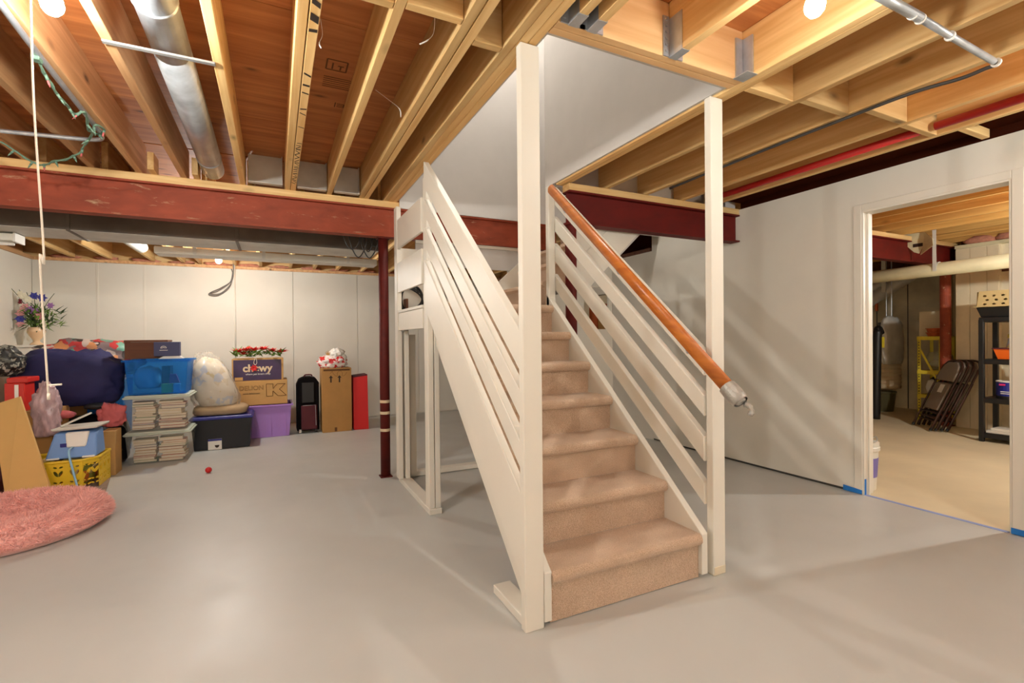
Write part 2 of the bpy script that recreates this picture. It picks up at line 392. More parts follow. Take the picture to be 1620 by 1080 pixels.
# utility room joists
x = 4.35
while x < 9.2:
    joist(x, -1.5, 3.30, m='util_y'); joist(x+.04, 3.2, 7.75, m='util_y'); x += .405
# grey sheet metal closing the bays over the steel beam
for r in ((-.165, .07), (.175, .392), (.45, .645)):
    MB().box(r[0], r[1], 4.20, 4.205, ZJ+.002, ZS-.012).box(r[0], r[1], 4.15, 4.205, ZJ+.002, ZJ+.006).box(r[1]-.004, r[1], 4.16, 4.2, ZJ+.002, ZS-.012).build('sheet_metal_panel', M['galv_dull'], ceiling)
# stair well: drywall going up to the floor above
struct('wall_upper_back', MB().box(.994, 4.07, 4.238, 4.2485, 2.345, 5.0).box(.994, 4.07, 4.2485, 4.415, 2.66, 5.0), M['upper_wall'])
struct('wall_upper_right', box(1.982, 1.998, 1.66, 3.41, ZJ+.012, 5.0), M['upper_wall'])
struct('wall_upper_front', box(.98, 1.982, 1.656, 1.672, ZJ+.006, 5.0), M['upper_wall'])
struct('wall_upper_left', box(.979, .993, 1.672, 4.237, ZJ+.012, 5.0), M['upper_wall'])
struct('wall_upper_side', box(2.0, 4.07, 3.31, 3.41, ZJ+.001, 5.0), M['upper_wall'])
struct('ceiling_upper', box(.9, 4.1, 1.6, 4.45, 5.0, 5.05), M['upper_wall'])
# back wall: foundation with painted panels, joints left open a few millimetres
wb = struct('wall_back', box(-2.72, 4.05, YB, YB+.12, 0, 2.20), M['wall'])
seams = [-2.6]+[at(u, 470, 'y', YB).x for u in (155, 229, 371)]+[.25, 1.15, 2.1, 3.1, XR]
for a, b in zip(seams, seams[1:]): box(a+.003, b-.003, YB-.012, YB-.0005, .012, 2.185).build('wall_panel', M['wall'], wb, bev=.002)
for a in seams[1:4]: box(a-.012, a+.012, YB-.017, YB-.0115, .012, 2.185).build('batten', M['white'], wb, bev=.001)
struct('wall_left', box(-2.72, -2.6, -5.1, YB+.1, 0, 2.20), M['wall'])
struct('wall_front', box(-2.72, 3.97, -5.12, -5.0, 0, ZS), M['wall'])
sp = struct('trim_1', box(-2.72, 3.97, YB-.03, YB+.12, 2.2, 2.235), M['old_y'])
struct('trim_2', box(-2.72, -2.57, -5.0, YB-.03, 2.2, 2.235), M['old_y'])
struct('trim_3', box(-2.72, 3.97, YB+.08, YB+.12, 2.235, ZS), M['lum_x'])
struct('trim_4', box(-2.72, -2.68, -5.0, YB, 2.235, ZS), M['old_y'])
ins = MB()
for i, x in enumerate(np.arange(-2.5, 3.7, .4)):
    ins.add(lump((x+.2, YB+.04, 2.262), (.15, .03, .022+.015*random.random()), i, 2, .4, 2.5))
tag(ins.build('wall_insulation', M['pink_ins'], wb, smooth=True), kind='stuff')
# right wall with the doorway and the low foundation part behind the stair
wr = MB(); D0, D1, DZ = 1.283, at(1381, 600, 'x', XR+.115).y+.018, at(1380, 339, 'x', XR+.115).z+.018
for y0, y1, z0, z1 in ((-5.0, D0, .02, ZJ-.005), (D0, D1, DZ, ZJ-.005), (D1, 4.36, .02, ZJ-.005), (4.36, 5.10, 0, 2.2), (5.10, 5.95, 0, 1.30), (5.10, 5.95, 1.78, 2.2), (5.95, YB, 0, 2.2)):
    wr.box(XR, XR+.11, y0, y1, z0, z1)
wr = struct('wall_right', wr, M['wall'])
MB().box(XR+.012, XR+.10, -5.0, D0, 0, .02).box(XR+.012, XR+.10, D1, 4.36, 0, .02).build('sole_plate', M['dark_grey'], wr)
struct('trim_5', box(XR-.02, XR+.13, 4.37, YB, 2.2, 2.24), M['dark_wood'])
struct('shade_board_rear', box(XR+.08, XR+.12, 4.365, YB, 2.241, ZS-.002), M['gap_shade'])  # added dark board standing in for the shaded space over the low wall
struct('shade_board_top', MB().box(3.66, XR-.004, -5.0, 3.16, 2.45, 2.462).box(XR, XR+.1, -5.0, 3.16, ZJ-.004, ZS-.002), M['gap_shade'])  # added dark strips that paint the deep shade above the wall top
d = struct('door_1', MB().box(XR-.004, XR+.115, D1-.018, D1, 0, DZ).box(XR-.004, XR+.115, D0, D0+.018, 0, DZ).box(XR-.004, XR+.115, D0+.018, D1-.018, DZ-.018, DZ), M['white'], bev=.002)
box(XR-.008, XR-.0005, D1-.006, D1+.05, .03, DZ+.045).build('casing', M['white'], d, bev=.003)
box(XR-.008, XR-.0005, D0-.05, D0+.006, .03, DZ+.045).build('casing', M['white'], d, bev=.003)
box(XR-.008, XR-.0005, D0+.006, D1-.006, DZ-.006, DZ+.045).build('casing', M['white'], d, bev=.003)
box(XR+.04, XR+.055, D1-.03, D1-.018, 0, DZ-.018).build('door_stop', M['white'], d)
for z in (.42, 1.88): box(XR+.03, XR+.07, D0+.017, D0+.0195, z-.045, z+.045).build('hinge_plate', M['tape_cream'], d, bev=.006)
# utility room shell
wf = struct('wall_far', MB().box(8.01, 8.15, -1.6, 2.70, 0, 2.3).box(7.95, 8.15, 2.70, 3.12, 0, 2.3), M['concrete'])
for a, b in ((2.704, 2.81), (2.814, 2.975), (2.979, 3.12)): box(7.938, 7.95, a, b, 0, 2.29).build('concrete_panel', M['concrete_lit'], wf, bev=.003)
box(7.985, 8.01, 1.6, 2.69, 1.96, 2.03).build('form_board', M['dark_wood'], wf)
struct('wall_side', MB().box(9.25, 9.4, 3.0, 7.9, 0, 2.2).box(8.15, 9.4, 3.0, 3.12, 0, 2.2), M['concrete'])
struct('wall_utility_back', box(4.07, 9.4, 6.6, 6.75, 0, ZS), M['concrete'])
struct('wall_utility_front', box(3.97, 9.45, -1.75, -1.6, 0, ZS), M['concrete'])
struct('trim_6', MB().box(7.92, 8.15, -1.6, 3.12, 2.3, 2.34).box(9.2, 9.4, 3.0, 7.9, 2.2, 2.24), M['pvc_cream'])
struct('trim_7', MB().box(8.09, 8.15, -1.6, 3.12, 2.34, ZS).box(9.3, 9.4, 3.0, 7.9, 2.24, ZS), M['dark_wood'])
ins = MB()
for i in range(9): ins.add(lump((8.02, 2.9-i*.3, 2.39), (.06, .16, .06), i+30, 2, .4, 2.5))
tag(ins.build('wall_insulation', M['pink_ins'], wf, smooth=True), kind='stuff')
fs = MB()
for y in (3.35, 3.8, 4.25, 4.7): fs.box(9.244, 9.25, y-.006, y+.006, 0, 2.2)
fs.build('form_seam', M['dark_grey'], bpy.data.objects['wall_side'])

# ================================================================== STEEL
def ibeam(name, label, x0, x1, y, mt, w=.105, z0=2.09, z1=2.345):
    t = thing(name, label, 'beam', ((x0+x1)/2, y+w/2, z0))
    b = MB().box(x0, x1, y, y+w, z0, z0+.014).box(x0, x1, y, y+w, z1-.014, z1).box(x0, x1, y+w/2-.006, y+w/2+.006, z0+.014, z1-.014)
    b.build('steel_section', M[mt], t); box(x0, x1, y+.004, y+w-.002, z1, ZJ).build('wood_nailer', M['lum_x'], t, bev=.003); return t
ibeam('steel_beam', 'long rust red steel beam with chipped paint carrying the joists left of the stairs', -2.6, 2.62, 4.25, 'red_steel')
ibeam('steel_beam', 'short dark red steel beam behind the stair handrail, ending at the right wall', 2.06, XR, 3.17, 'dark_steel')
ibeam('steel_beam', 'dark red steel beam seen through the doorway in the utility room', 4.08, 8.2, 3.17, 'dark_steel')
def column(label, x, y, r, h, mt='col_steel'):
    t = thing('steel_column', label, 'column', (x, y, 0))
    MB().lathe((x, y, .008), [(r, 0), (r, h-.02)], 20).build('shaft', M[mt], t, smooth=False)
    box(x-r*1.25, x+r*1.25, y-r*1.25, y+r*1.25, h-.012, h).build('cap_plate', M[mt], t); box(x-r*1.2, x+r*1.2, y-r*1.2, y+r*1.2, 0, .008).build('base_plate', M[mt], t)
    return t
c1 = column('maroon steel column with cream tape bands at the left corner of the stair frame', .865, 4.315, .042, 2.09)
for o in c1.children:
    if o.name.startswith('shaft'):
        for p in o.data.polygons: p.use_smooth = len(p.vertices) == 4
for z, s in ((.66, 1), (.56, .8), (.41, 1)): MB().lathe((.865, 4.315, z), [(.0435, -.012), (.0435, .012)], 20).build('tape_band', M['tape_cream'], c1)
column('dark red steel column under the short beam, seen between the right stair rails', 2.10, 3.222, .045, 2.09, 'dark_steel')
column('thick red brown steel column beside the yellow shelf in the utility room', 7.93, 3.222, .058, 2.09, 'red_steel')

# ================================================================== STAIRCASE
SY = lambda n: 1.732+.2335*(n-1)
SZ = lambda n: .02+.204*n
st = thing('staircase', 'white painted open rail staircase with beige carpeted steps in the middle of the basement', 'staircase', (1.45, 2.5, 0))
for n in range(1, 8):
    y, z0, z1, y2 = SY(n), SZ(n-1) if n > 1 else .004, SZ(n), SY(n+1)+.026
    if n == 7: y2 = 4.235
    pr = [(y+.028, z0), (y+.028, z1-.05)]
    pr += [(y+.03-.03*math.sin(a)-.002, z1-.03-.03*math.cos(a)+.0) for a in (.5, .9, 1.3, 1.7, 2.1, 2.5, 2.9)]
    pr += [(y2, z1), (y2, z1-.035), (y+.06, z1-.035), (y+.06, z0)]
    MB().prism([(1.029, a, b) for a, b in pr], (.856, 0, 0)).build('carpeted_step', M['carpet'], st)
def wedge(pts, z0, z1): MB().prism([(a, b, z0) for a, b in pts], (0, 0, z1-z0)).build('carpeted_step', M['carpet'], st, bev=.02, seg=2)
for k in range(4):
    xx = 1.905+.2335*k
    MB().box(xx+.028, xx+.06, 3.335, 4.232, SZ(7+k)+(.001 if k == 0 else -.036), SZ(8+k)-.036).prism([(xx+.028, 3.335, SZ(8+k)-.05), (xx, 3.335, SZ(8+k)-.03), (xx+.004, 3.335, SZ(8+k)-.008), (xx+.02, 3.335, SZ(8+k)), (xx+.262, 3.335, SZ(8+k)), (xx+.262, 3.335, SZ(8+k)-.035), (xx+.028, 3.335, SZ(8+k)-.036)], (0, .897, 0)).build('carpeted_step', M['carpet'], st)
def board(name, x0, x1, pts, mt='white'):    # board in a y-z outline
    return MB().prism([(x0, a, b) for a, b in pts], (x1-x0, 0, 0)).build(name, M[mt], st, bev=.003)
def rail(name, x0, x1, y0, y1, zt, zb, sl):  # slanted board; heights given at y = 1.8
    f = lambda c, y: c+sl*(y-1.8)
    return board(name, x0, x1, [(y0, f(zb, y0)), (y1, f(zb, y1)), (y1, f(zt, y1)), (y0, f(zt, y0))])
# left side
board('stringer', .915, .953, [(1.783, .552-.017*.845), (1.783, .18), (3.20, .195+.87*1.4), (3.20, .552+.845*1.4)])
rail('side_rail', .915, .953, 1.783, 3.20, 1.235, 1.065, .83)
rail('side_rail', .915, .953, 1.783, 3.20, .980, .868, .835)
rail('side_rail', .915, .953, 1.783, 3.20, .768, .655, .845)
# inner skirts
board('skirt_board', .992, 1.028, [(1.742, .02), (1.742, .226), (3.2, .226+.875*1.458), (3.2, 1.15), (1.93, .02)])
board('skirt_board', 1.886, 1.926, [(1.738, .02), (1.738, .222), (3.24, .222+.875*1.502), (3.24, 1.15), (1.93, .02)])
board('skirt_board', .992, 1.028, [(3.2, 1.30), (4.23, 1.30), (4.23, 1.415), (3.2, 1.415)])
MB().prism([(1.03, 4.233, 1.38), (1.93, 4.233, 1.38), (2.34, 4.233, 1.74), (2.34, 4.233, 2.10), (1.80, 4.233, 1.62), (1.72, 4.233, 1.56), (1.03, 4.233, 1.56)], (0, .018, 0)).build('skirt_board', M['white'], st)
# right rails
for zt, zb in ((1.15, 1.024), (.925, .818), (.716, .589), (.479, .370)): rail('side_rail', 1.945, 1.983, 1.775, 3.23, zt, zb, .852)
# posts
box(.903, .990, 1.742, 1.782, 0, ZJ-.003).build('post', M['white'], st, bev=.003)
box(1.960, 2.045, 1.733, 1.774, .006, ZJ-.003).build('post', M['white'], st, bev=.003)
box(1.962, 2.046, 1.731, 1.775, 0, .045).build('post_foot', M['concrete'], st, bev=.004)
box(1.886, 1.944, 3.20, 3.245, 1.30, 2.36).build('post', M['white'], st, bev=.004)
MB().lathe((.955, 3.255, 2.30), [(.02, 0), (.02, .03), (.014, .04)], 12).build('post_cap', M['white'], st)
box(.935, .975, 3.21, 3.30, .04, 2.315).build('post', M['white'], st, bev=.004)
box(.980, 1.018, 3.215, 3.30, .04, 1.52).build('post', M['white'], st, bev=.004)
box(.915, .953, 4.02, 4.11, .04, 2.30).build('post', M['white'], st, bev=.003)
box(.972, 1.010, 4.02, 4.11, .04, 1.275).build('post', M['white'], st, bev=.003)
box(1.022, 1.040, 4.15, 4.24, .02, 1.55).build('stud', M['dark_wood'], st)
box(1.042, 1.100, 4.15, 4.20, .02, 1.24).build('stud', M['white'], st, bev=.003)
# plates on the floor
box(.915, 1.005, 1.783, 2.095, 0, .040).build('floor_plate', M['white'], st, bev=.003)
box(.935, 1.022, 3.205, 4.12, 0, .040).build('floor_plate', M['white'], st, bev=.003)
box(1.042, 2.05, 4.17, 4.26, .004, .045).build('floor_plate', M['white'], st, bev=.003)
# guard boards of the landing
box(.920, .940, 3.30, 4.02, 1.945, 2.185).build('guard_board', M['white'], st, bev=.003)
box(.920, .940, 3.30, 4.02, 1.585, 1.83).build('guard_board', M['white'], st, bev=.003)
box(.925, .955, 3.30, 4.02, 1.275, 1.416).build('lintel', M['white'], st, bev=.003)
box(.920, 1.02, 3.30, 4.02, 1.418, 1.440).build('ledge', M['white'], st, bev=.003)
box(1.021, 1.0285, 3.32, 3.40, 1.18, 1.41).build('hanging_board', M['white'], st)
box(1.14, 2.30, 4.270, 4.286, 1.86, 2.055).build('bulkhead', M['upper_wall'], st)
box(1.14, 2.30, 4.264, 4.286, 2.057, 2.088).build('bulkhead_trim', M['white'], st, bev=.002)
box(.958, 1.40, 4.254, 4.262, 1.30, 2.0).build('back_panel', M['white'], st)
# upper flight, turning right behind the short beam
fl = MB().prism([(2.16, 3.30, 1.56), (2.34, 3.30, 1.62), (2.87, 3.30, 2.12), (3.30, 3.30, 2.49), (3.30, 3.30, 2.62), (2.7, 3.3, 2.62), (2.16, 3.30, 2.05)], (0, .03, 0))
fl.build('stringer', M['white'], st, bev=.003)
MB().prism([(2.34, 3.33, 1.60), (3.30, 3.33, 2.47), (3.30, 3.33, 2.50), (2.34, 3.33, 1.63)], (0, .92, 0)).build('soffit', M['upper_wall'], st)
MB().prism([(2.20, 3.292, 1.80), (2.72, 3.292, 2.27), (2.72, 3.292, 2.285), (2.20, 3.292, 1.815)], (0, .008, 0)).build('stringer_moulding', M['white'], st)
# partition below the upper flight with a pass-through
pa = MB()
for x0, x1, z0, z1 in ((2.06, 2.95, 0, 2.08), (2.95, 3.27, 0, 1.29), (2.95, 3.27, 1.74, 2.08), (3.27, 3.32, 0, 2.08)): pa.box(x0, x1, 4.28, 4.305, z0, z1)
pa.build('partition', M['wall'], st)
# handrail
hr = MB(); A = Vector((1.878, 1.56, 1.160+.86*(1.56-1.8))); B = Vector((1.878, 3.15, 1.160+.86*(3.15-1.8)))
d = (B-A).normalized(); nrm = Vector((1, 0, 0)).cross(d)
prof = [(.024*math.cos(q)*(1 if math.sin(q) > -.3 else .85), .036*math.sin(q)) for q in [2*PI*k/16 for k in range(16)]]
hr.prism([A+Vector((1, 0, 0))*a+nrm*b for a, b in prof], B-A)
hro = hr.build('handrail', M['oak'], st, smooth=False)
for p in hro.data.polygons: p.use_smooth = len(p.vertices) == 4
tw = MB(); C = A-d*.075
tw.tube([A+d*.02, A-d*.02, A-d*.055, C], [.041, .043, .042, .034], 14, cap=False); tw.tube([C+d*.01, C-d*.002], [.030, .022], 14)
tw.tube(smooth_path([C+Vector((.02, 0, -.01)), C+Vector((.035, -.015, -.02)), C+Vector((.042, -.02, -.045)), C+Vector((.03, -.02, -.06))], 4), [.012, .015, .011, .014]*3+[.006], 6)
tw.build('tape_wrap', M['tapegrey'], hro, smooth=True)
for yy in (1.80, 2.35, 2.95):
    p = Vector((1.878, yy, 1.160+.86*(yy-1.8)))
    MB().tube([p-nrm*.034, p-nrm*.055+Vector((.02, 0, 0)), p-nrm*.05+Vector((.066, 0, 0))], .006, 8).build('handrail_bracket', M['galv'], hro)
# cable coil on the landing wall
cc = MB(); cx = at(649, 474, 'y', 4.21); rr = random.Random(3)
pts = []
for k in range(150):
    q = k/150*2*PI*9; R_ = .10+.012*math.sin(k*.9)+.01*math.sin(k*.23); pts.append(cx+Vector((R_*math.cos(q), -.012-.02*rr.random(), R_*math.sin(q)*1.05)))
cc.tube(smooth_path(pts, 2), .0065, 6)
tag(cc.build('cable_coil', M['black'], None, smooth=True), 'coil of black cable hung behind the white guard boards of the stair landing', 'cable')
# ================================================================== LAMPS
def bulb_lamp(name, label, key, ztop, cord=None, cat='lamp'):
    x, y, z, w = BULBS[key]
    t = thing(name, label, cat, (x, y, ztop))
    A_ = 4*PI*.031**2; e = emit_mat('bulb_glow_'+key, LAMP_COL if key != 'stair' else (1, .95, .88), w/(PI*A_))
    MB().lathe((x, y, z), [(.004, -.034), (.017, -.029), (.027, -.016), (.031, 0), (.027, .018), (.018, .032), (.014, .042)], 16).build('bulb', e, t, smooth=True)
    MB().lathe((x, y, z), [(.016, .040), (.024, .045), (.026, .075), (.05, .082), (.052, ztop-z)], 20).build('socket', M['pvc'], t, smooth=False)
    return t
tl = bulb_lamp('ceiling_lamp', 'bare glowing bulb with a long white pull cord at the upper left of the basement', 'left', ZJ-.002)
bulb_lamp('ceiling_lamp', 'bare glowing bulb between the joists just before the stairwell header', 'right', 2.46)
bulb_lamp('ceiling_lamp', 'bare glowing bulb in the far storage area near the white back wall', 'rear', 2.249)
bulb_lamp('ceiling_lamp', 'added unseen fill bulb behind the viewer on the left side', 'fill_back_left', ZJ-.002)  # from here five out-of-view bulbs added to even out the light
bulb_lamp('ceiling_lamp', 'added unseen fill bulb straight behind the viewer', 'fill_back_mid', ZJ-.002)
bulb_lamp('ceiling_lamp', 'added unseen fill bulb beside the viewer near the left wall', 'fill_side_left', ZJ-.002)
bulb_lamp('ceiling_lamp', 'added unseen fill bulb beside the viewer near the right wall', 'fill_side_right', ZJ-.002)
bulb_lamp('ceiling_lamp', 'added unseen fill bulb behind the viewer on the right side', 'fill_back_right', ZJ-.002)
bulb_lamp('ceiling_lamp', 'bare bulb lamp of the utility room beyond the doorway', 'utility', ZJ-.002)
bulb_lamp('ceiling_lamp', 'lamp in the ceiling of the floor above the stairs', 'stair', 5.0)
MB().box(1.5, 1.68, .93, 1.04, 2.46, 2.475).box(1.576, 1.999, .96, 1.0, 2.475, 2.50).build('lamp_bracket', M['lum_x'], bpy.data.objects['ceiling_lamp.001'])
c0 = Vector((-.665, 2.0, 2.335)); c1_ = at(77, 632, 'y', 2.0)
pc = MB().tube(smooth_path([c0, c0.lerp(c1_, .3)+Vector((-.004, 0, 0)), c0.lerp(c1_, .66)+Vector((.004, 0, 0)), c0.lerp(c1_, .67)+Vector((-.006, 0, 0)), c1_], 6), .003, 8)
pc.tube([c1_+Vector((.0, 0, .045)), c1_+Vector((.032, 0, .046))], .003, 6); pc.tube([c1_+Vector((0, 0, .02)), c1_], .0045, 8)
pc.build('pull_cord', M['cord'], tl, smooth=True)

# ================================================================== CEILING SERVICES
t = thing('round_duct', 'round galvanised metal duct running between the joists to the rust red beam', 'duct', (-.375, 2, 2.40))
for y0, y1 in ((-2.5, .9), (.9, 2.55), (2.55, 4.22)):
    MB().tube([(-.375-.02*y0/4, y0, 2.475), (-.375-.02*y1/4, y1, 2.475)], .074, 24).build('duct_section', M['galv'], t, smooth=True)
for y in (.9, 2.2, 3.95): MB().lathe((-.375-.02*y/4, y, 2.475), [(.0755, -.008), (.078, 0), (.0755, .008)], 24, 'y').build('seam_ring', M['galv'], t, smooth=True)
tag(box(-.60, -.215, 2.43, 2.452, ZJ-.012, ZJ-.003).build('duct_strap', M['grey'], None, bev=.001), 'flat grey metal strap across two joists below the round duct', 'strap')
t = thing('trunk_duct', 'long rectangular dull metal trunk duct behind the rust red beam', 'duct', (-.75, 5.0, 2.06))
for a, b in ((-2.5, -1.4), (-1.4, -.28), (-.28, .92)):
    MB().box(a+.002, b-.002, 4.80, 5.24, 2.06, 2.243).build('duct_section', M['duct_shaded'], t, bev=.004)
    MB().box(a+.002, b-.002, 4.802, 5.238, 2.056, 2.0595).build('duct_bottom', M['galv_dull'], t)  # paler sheet paints the underside brighter than the shaded sides
for a in (-1.4, -.28): box(a-.012, a+.012, 4.79, 5.25, 2.05, 2.246).build('drive_cleat', M['duct_shaded'], t, bev=.002)
x0, x1, z0, z1 = px_rect(248, 390, 609, 408, 5.55)
t = thing('white_duct_cover', None, None, (0, 5.5, 2.0))
for xx in (x0+.3, -.1, .7): box(xx, xx+.03, 5.412, 5.419, at(430, 410.5, 'y', 5.42).z, 2.248).build('hanger_strap', M['galv_dull'], t)
MB().box(x0, 1.02, 5.42, 5.62, at(430, 410.5, 'y', 5.42).z, at(430, 400, 'y', 5.42).z).build('duct_body', M['pvc'], t, bev=.006)
tag(t, 'white painted boxed duct running along behind the dull metal trunk duct', 'duct')
t = thing('strip_light', 'unlit white fluorescent strip fixture at the far left below the trunk duct', 'lamp', (-2.0, 5.15, 2.0))
box(-2.56, -1.80, 5.05, 5.20, 1.99, 2.045).build('housing', M['pvc'], t, bev=.004); box(-1.80, -1.785, 5.04, 5.21, 1.98, 2.05).build('end_cap', M['paper'], t, bev=.003)
MB().tube([(-2.55, 5.125, 1.975), (-1.82, 5.125, 1.975)], .013, 12).build('tube', M['paper'], t, smooth=True)
for xx in (-2.4, -1.95): box(xx, xx+.01, 5.12, 5.13, 2.045, 2.0558).build('hanger_rod', M['galv'], t)
p = at(222, 397, 'y', 6.4)
tag(MB().tube([(p.x-.02, 5.3, p.z+.05), (p.x, 6.45, p.z+.05)], .06, 20).box(p.x-.012, p.x+.012, 6.0, 6.02, p.z+.1, ZS-.002).build('flue_pipe', M['galv_dull'], None, smooth=False), 'short grey round pipe end between joists behind the trunk duct', 'pipe')
# cable loops at the end of the beam
cb = MB(); rr = random.Random(5)
for k, (u0, u1, v) in enumerate(((543, 571, 388), (551, 583, 401), (568, 601, 402), (575, 590, 392), (585, 604, 384), (592, 611, 380), (594, 609, 378))):
    yy = 4.50+.03*k; a = at(u0, 369, 'y', yy); b = at(u1, 370, 'y', yy); c = at((u0+u1)/2, v+6, 'y', yy)
    cb.tube(smooth_path([Vector((a.x, a.y, 2.246)), a, (a+c)/2+Vector((-.01, 0, -.03)), c, (b+c)/2+Vector((.01, 0, -.03)), b, Vector((b.x, b.y, 2.246))], 6), .0055, 6)
for u0, u1, v1 in ((598, 606, 421), (606, 611, 410)):
    cb.tube(smooth_path([at(u0-2, 372, 'y', 4.6), at((u0+u1)/2-2, 395, 'y', 4.6), at(u1, v1, 'y', 4.62)], 6), .006, 6)
tag(cb.build('cable_loops', M['dark_grey'], None, smooth=True), 'loose loops of dark cable under the beam end by the maroon column', 'cable')
# left conduit and string lights
zc = ZJ-.018
q = [at(-30, -35, 'z', zc), at(60, 85, 'z', zc), at(148, 196, 'z', zc), at(160, 212, 'z', zc), at(150, 221, 'z', zc), at(60, 213, 'z', zc), at(-40, 203, 'z', zc)]
tag(MB().tube(smooth_path(q, 6), .012, 12).build('conduit_pipe', M['galv'], None, smooth=True), 'thin grey conduit pipe bent in a hook below the joists at upper left', 'pipe')
sl = thing('string_lights', 'green wired string of mini lights draped from the grey hooked conduit', 'string lights', at(100, 230, 'z', 2.3))
w = MB(); zz = ZJ-.03
pth = [at(58, 92, 'z', zz), at(72, 118, 'z', zz-.02), at(88, 145, 'z', zz-.04), at(105, 165, 'z', zz-.05), at(118, 180, 'z', zz-.04), at(135, 178, 'z', zz-.02), at(140, 205, 'z', zz-.03),
       at(158, 212, 'z', zz), at(165, 205, 'z', zz), at(150, 198, 'z', zz-.02), at(145, 215, 'z', zz-.02), at(132, 232, 'z', zz-.05), at(128, 240, 'z', zz-.07), at(110, 250, 'z', zz-.09), at(84, 256, 'z', zz-.1),
       at(70, 261, 'z', zz-.1), at(55, 258, 'z', zz-.09), at(30, 243, 'z', zz-.06), at(8, 228, 'z', zz-.02), at(-10, 220, 'z', zz)]
sp_ = smooth_path(pth, 6); w.tube(sp_, .005, 6); w.tube([p+Vector((.006*math.sin(i*.8), .006*math.cos(i*.8), .004*math.sin(i))) for i, p in enumerate(sp_)], .0035, 5)
w.build('wire', M['lights_green'], sl, smooth=True)
MB().box(sp_[0].x-.014, sp_[0].x+.014, sp_[0].y-.02, sp_[0].y+.02, sp_[0].z-.012, sp_[0].z+.012).build('plug', M['lights_green'], sl, bev=.003)
for i in range(6, len(sp_)-4, 7):
    a = sp_[i]; dv = Vector((rr.uniform(-1, 1), rr.uniform(-1, 1), -1.2)).normalized()
    b_ = MB().tube([a, a+dv*.022], .006, 8).build('bulb_socket', M['lights_green'], sl, smooth=True)
    MB().tube([a+dv*.02, a+dv*.035, a+dv*.05], [.004, .0045, .001], 8).build('mini_bulb', M['lights_green'] if i % 3 else M['pink_cloth'], b_, smooth=True)
# right conduit with the cable that follows the joist
zc = ZJ-.021
cp = thing('conduit_pipe', 'grey conduit pipe with white clips crossing below the joists at upper right', 'pipe', at(1500, 55, 'z', zc))
MB().tube([at(1335, -38, 'z', zc), at(1455, 28, 'z', zc)], .017, 14).build('pipe_section', M['galv'], cp, smooth=True)
MB().tube([at(1452, 26, 'z', zc), at(1500, 55, 'z', zc), at(1572, 97, 'z', zc)], .013, 14).build('pipe_section', M['galv'], cp, smooth=True)
MB().tube(smooth_path([at(1568, 96, 'z', zc), at(1577, 102, 'z', zc), at(1560, 108, 'z', zc), at(1520, 124, 'z', zc), at(1440, 148, 'z', ZJ-.012), at(1330, 190, 'z', ZJ-.012), at(1200, 241, 'z', ZJ-.012), at(1060, 298, 'z', ZJ-.012)], 6), .009, 8).build('cable', M['dark_grey'], cp, smooth=True)
for u, v in ((1444, 23), (1456, 30), (1503, 57), (1576, 99)):
    a = at(u, v, 'z', zc); MB().lathe(a, [(.0185, -.004), (.0185, .004)], 16, 'x').build('pipe_clip', M['paper'], cp)
for y0, y1 in ((-2, 1.49), (1.52, 3.25)):
    pass
RP = at(1490, 199, 'z', 2.415); RX = RP.x
tag(MB().tube([(RX, -4.4, 2.425), (RX, 1.47, 2.425)], .024, 14).build('water_pipe', M['redpipe'], None, smooth=True), 'red plastic pipe between the joists, the part nearest the viewer', 'pipe')
tag(MB().tube([(RX, 1.55, 2.425), (RX, 3.15, 2.425)], .024, 14).build('water_pipe', M['redpipe'], None, smooth=True), 'red plastic pipe between the joists above the short dark red beam', 'pipe')
# conduit and loose wire on the back wall
a = at(371, 425, 'y', YB-.03); b = at(372, 600, 'y', YB-.03)
tag(MB().tube([(a.x, YB-.028, 2.3), (a.x, YB-.028, b.z)], .009, 10).build('wall_conduit', M['pvc'], None, smooth=True), 'thin white vertical conduit on the back wall above the purple printed box', 'pipe')
lw = MB(); f = lambda u, v: at(u, v, 'y', YB-.045)
lw.tube(smooth_path([f(369, 412), f(369, 428), f(366, 444), f(350, 455), f(334, 462), (f(331, 466)), f(345, 467), f(362, 455), f(368, 436), f(366, 425)], 6), .006, 6)
lw.tube(smooth_path([f(368, 428), f(364, 446), f(345, 460), f(332, 464), f(348, 464), f(364, 450), f(368, 432)], 6), .005, 6)
tag(lw.build('wire_loop', M['grey'], None, smooth=True), 'grey loop of wire hanging on the back wall near the rear bulb', 'cable')
# faint cobweb threads
for lab, pts in (('pale dusty cobweb thread hanging beside the joist with black marks', [(507, 30), (510, 55), (505, 68), (508, 76)]),
                 ('pale cobweb tuft hanging between the two joists right of the stamped plywood', [(688, 22), (686, 52), (676, 64), (664, 70)]),
                 ('pale cobweb strand near the lower end of the double joist', [(594, 142), (615, 158), (632, 172), (634, 185)])):
    P_ = [at(u, v, 'z', ZJ+.05-.02*i) for i, (u, v) in enumerate(pts)]
    tag(MB().tube(smooth_path(P_, 4), [.0009]*8+[.0028]*5, 5).build('cobweb', M['paper'], None, smooth=True), lab, 'cobweb')
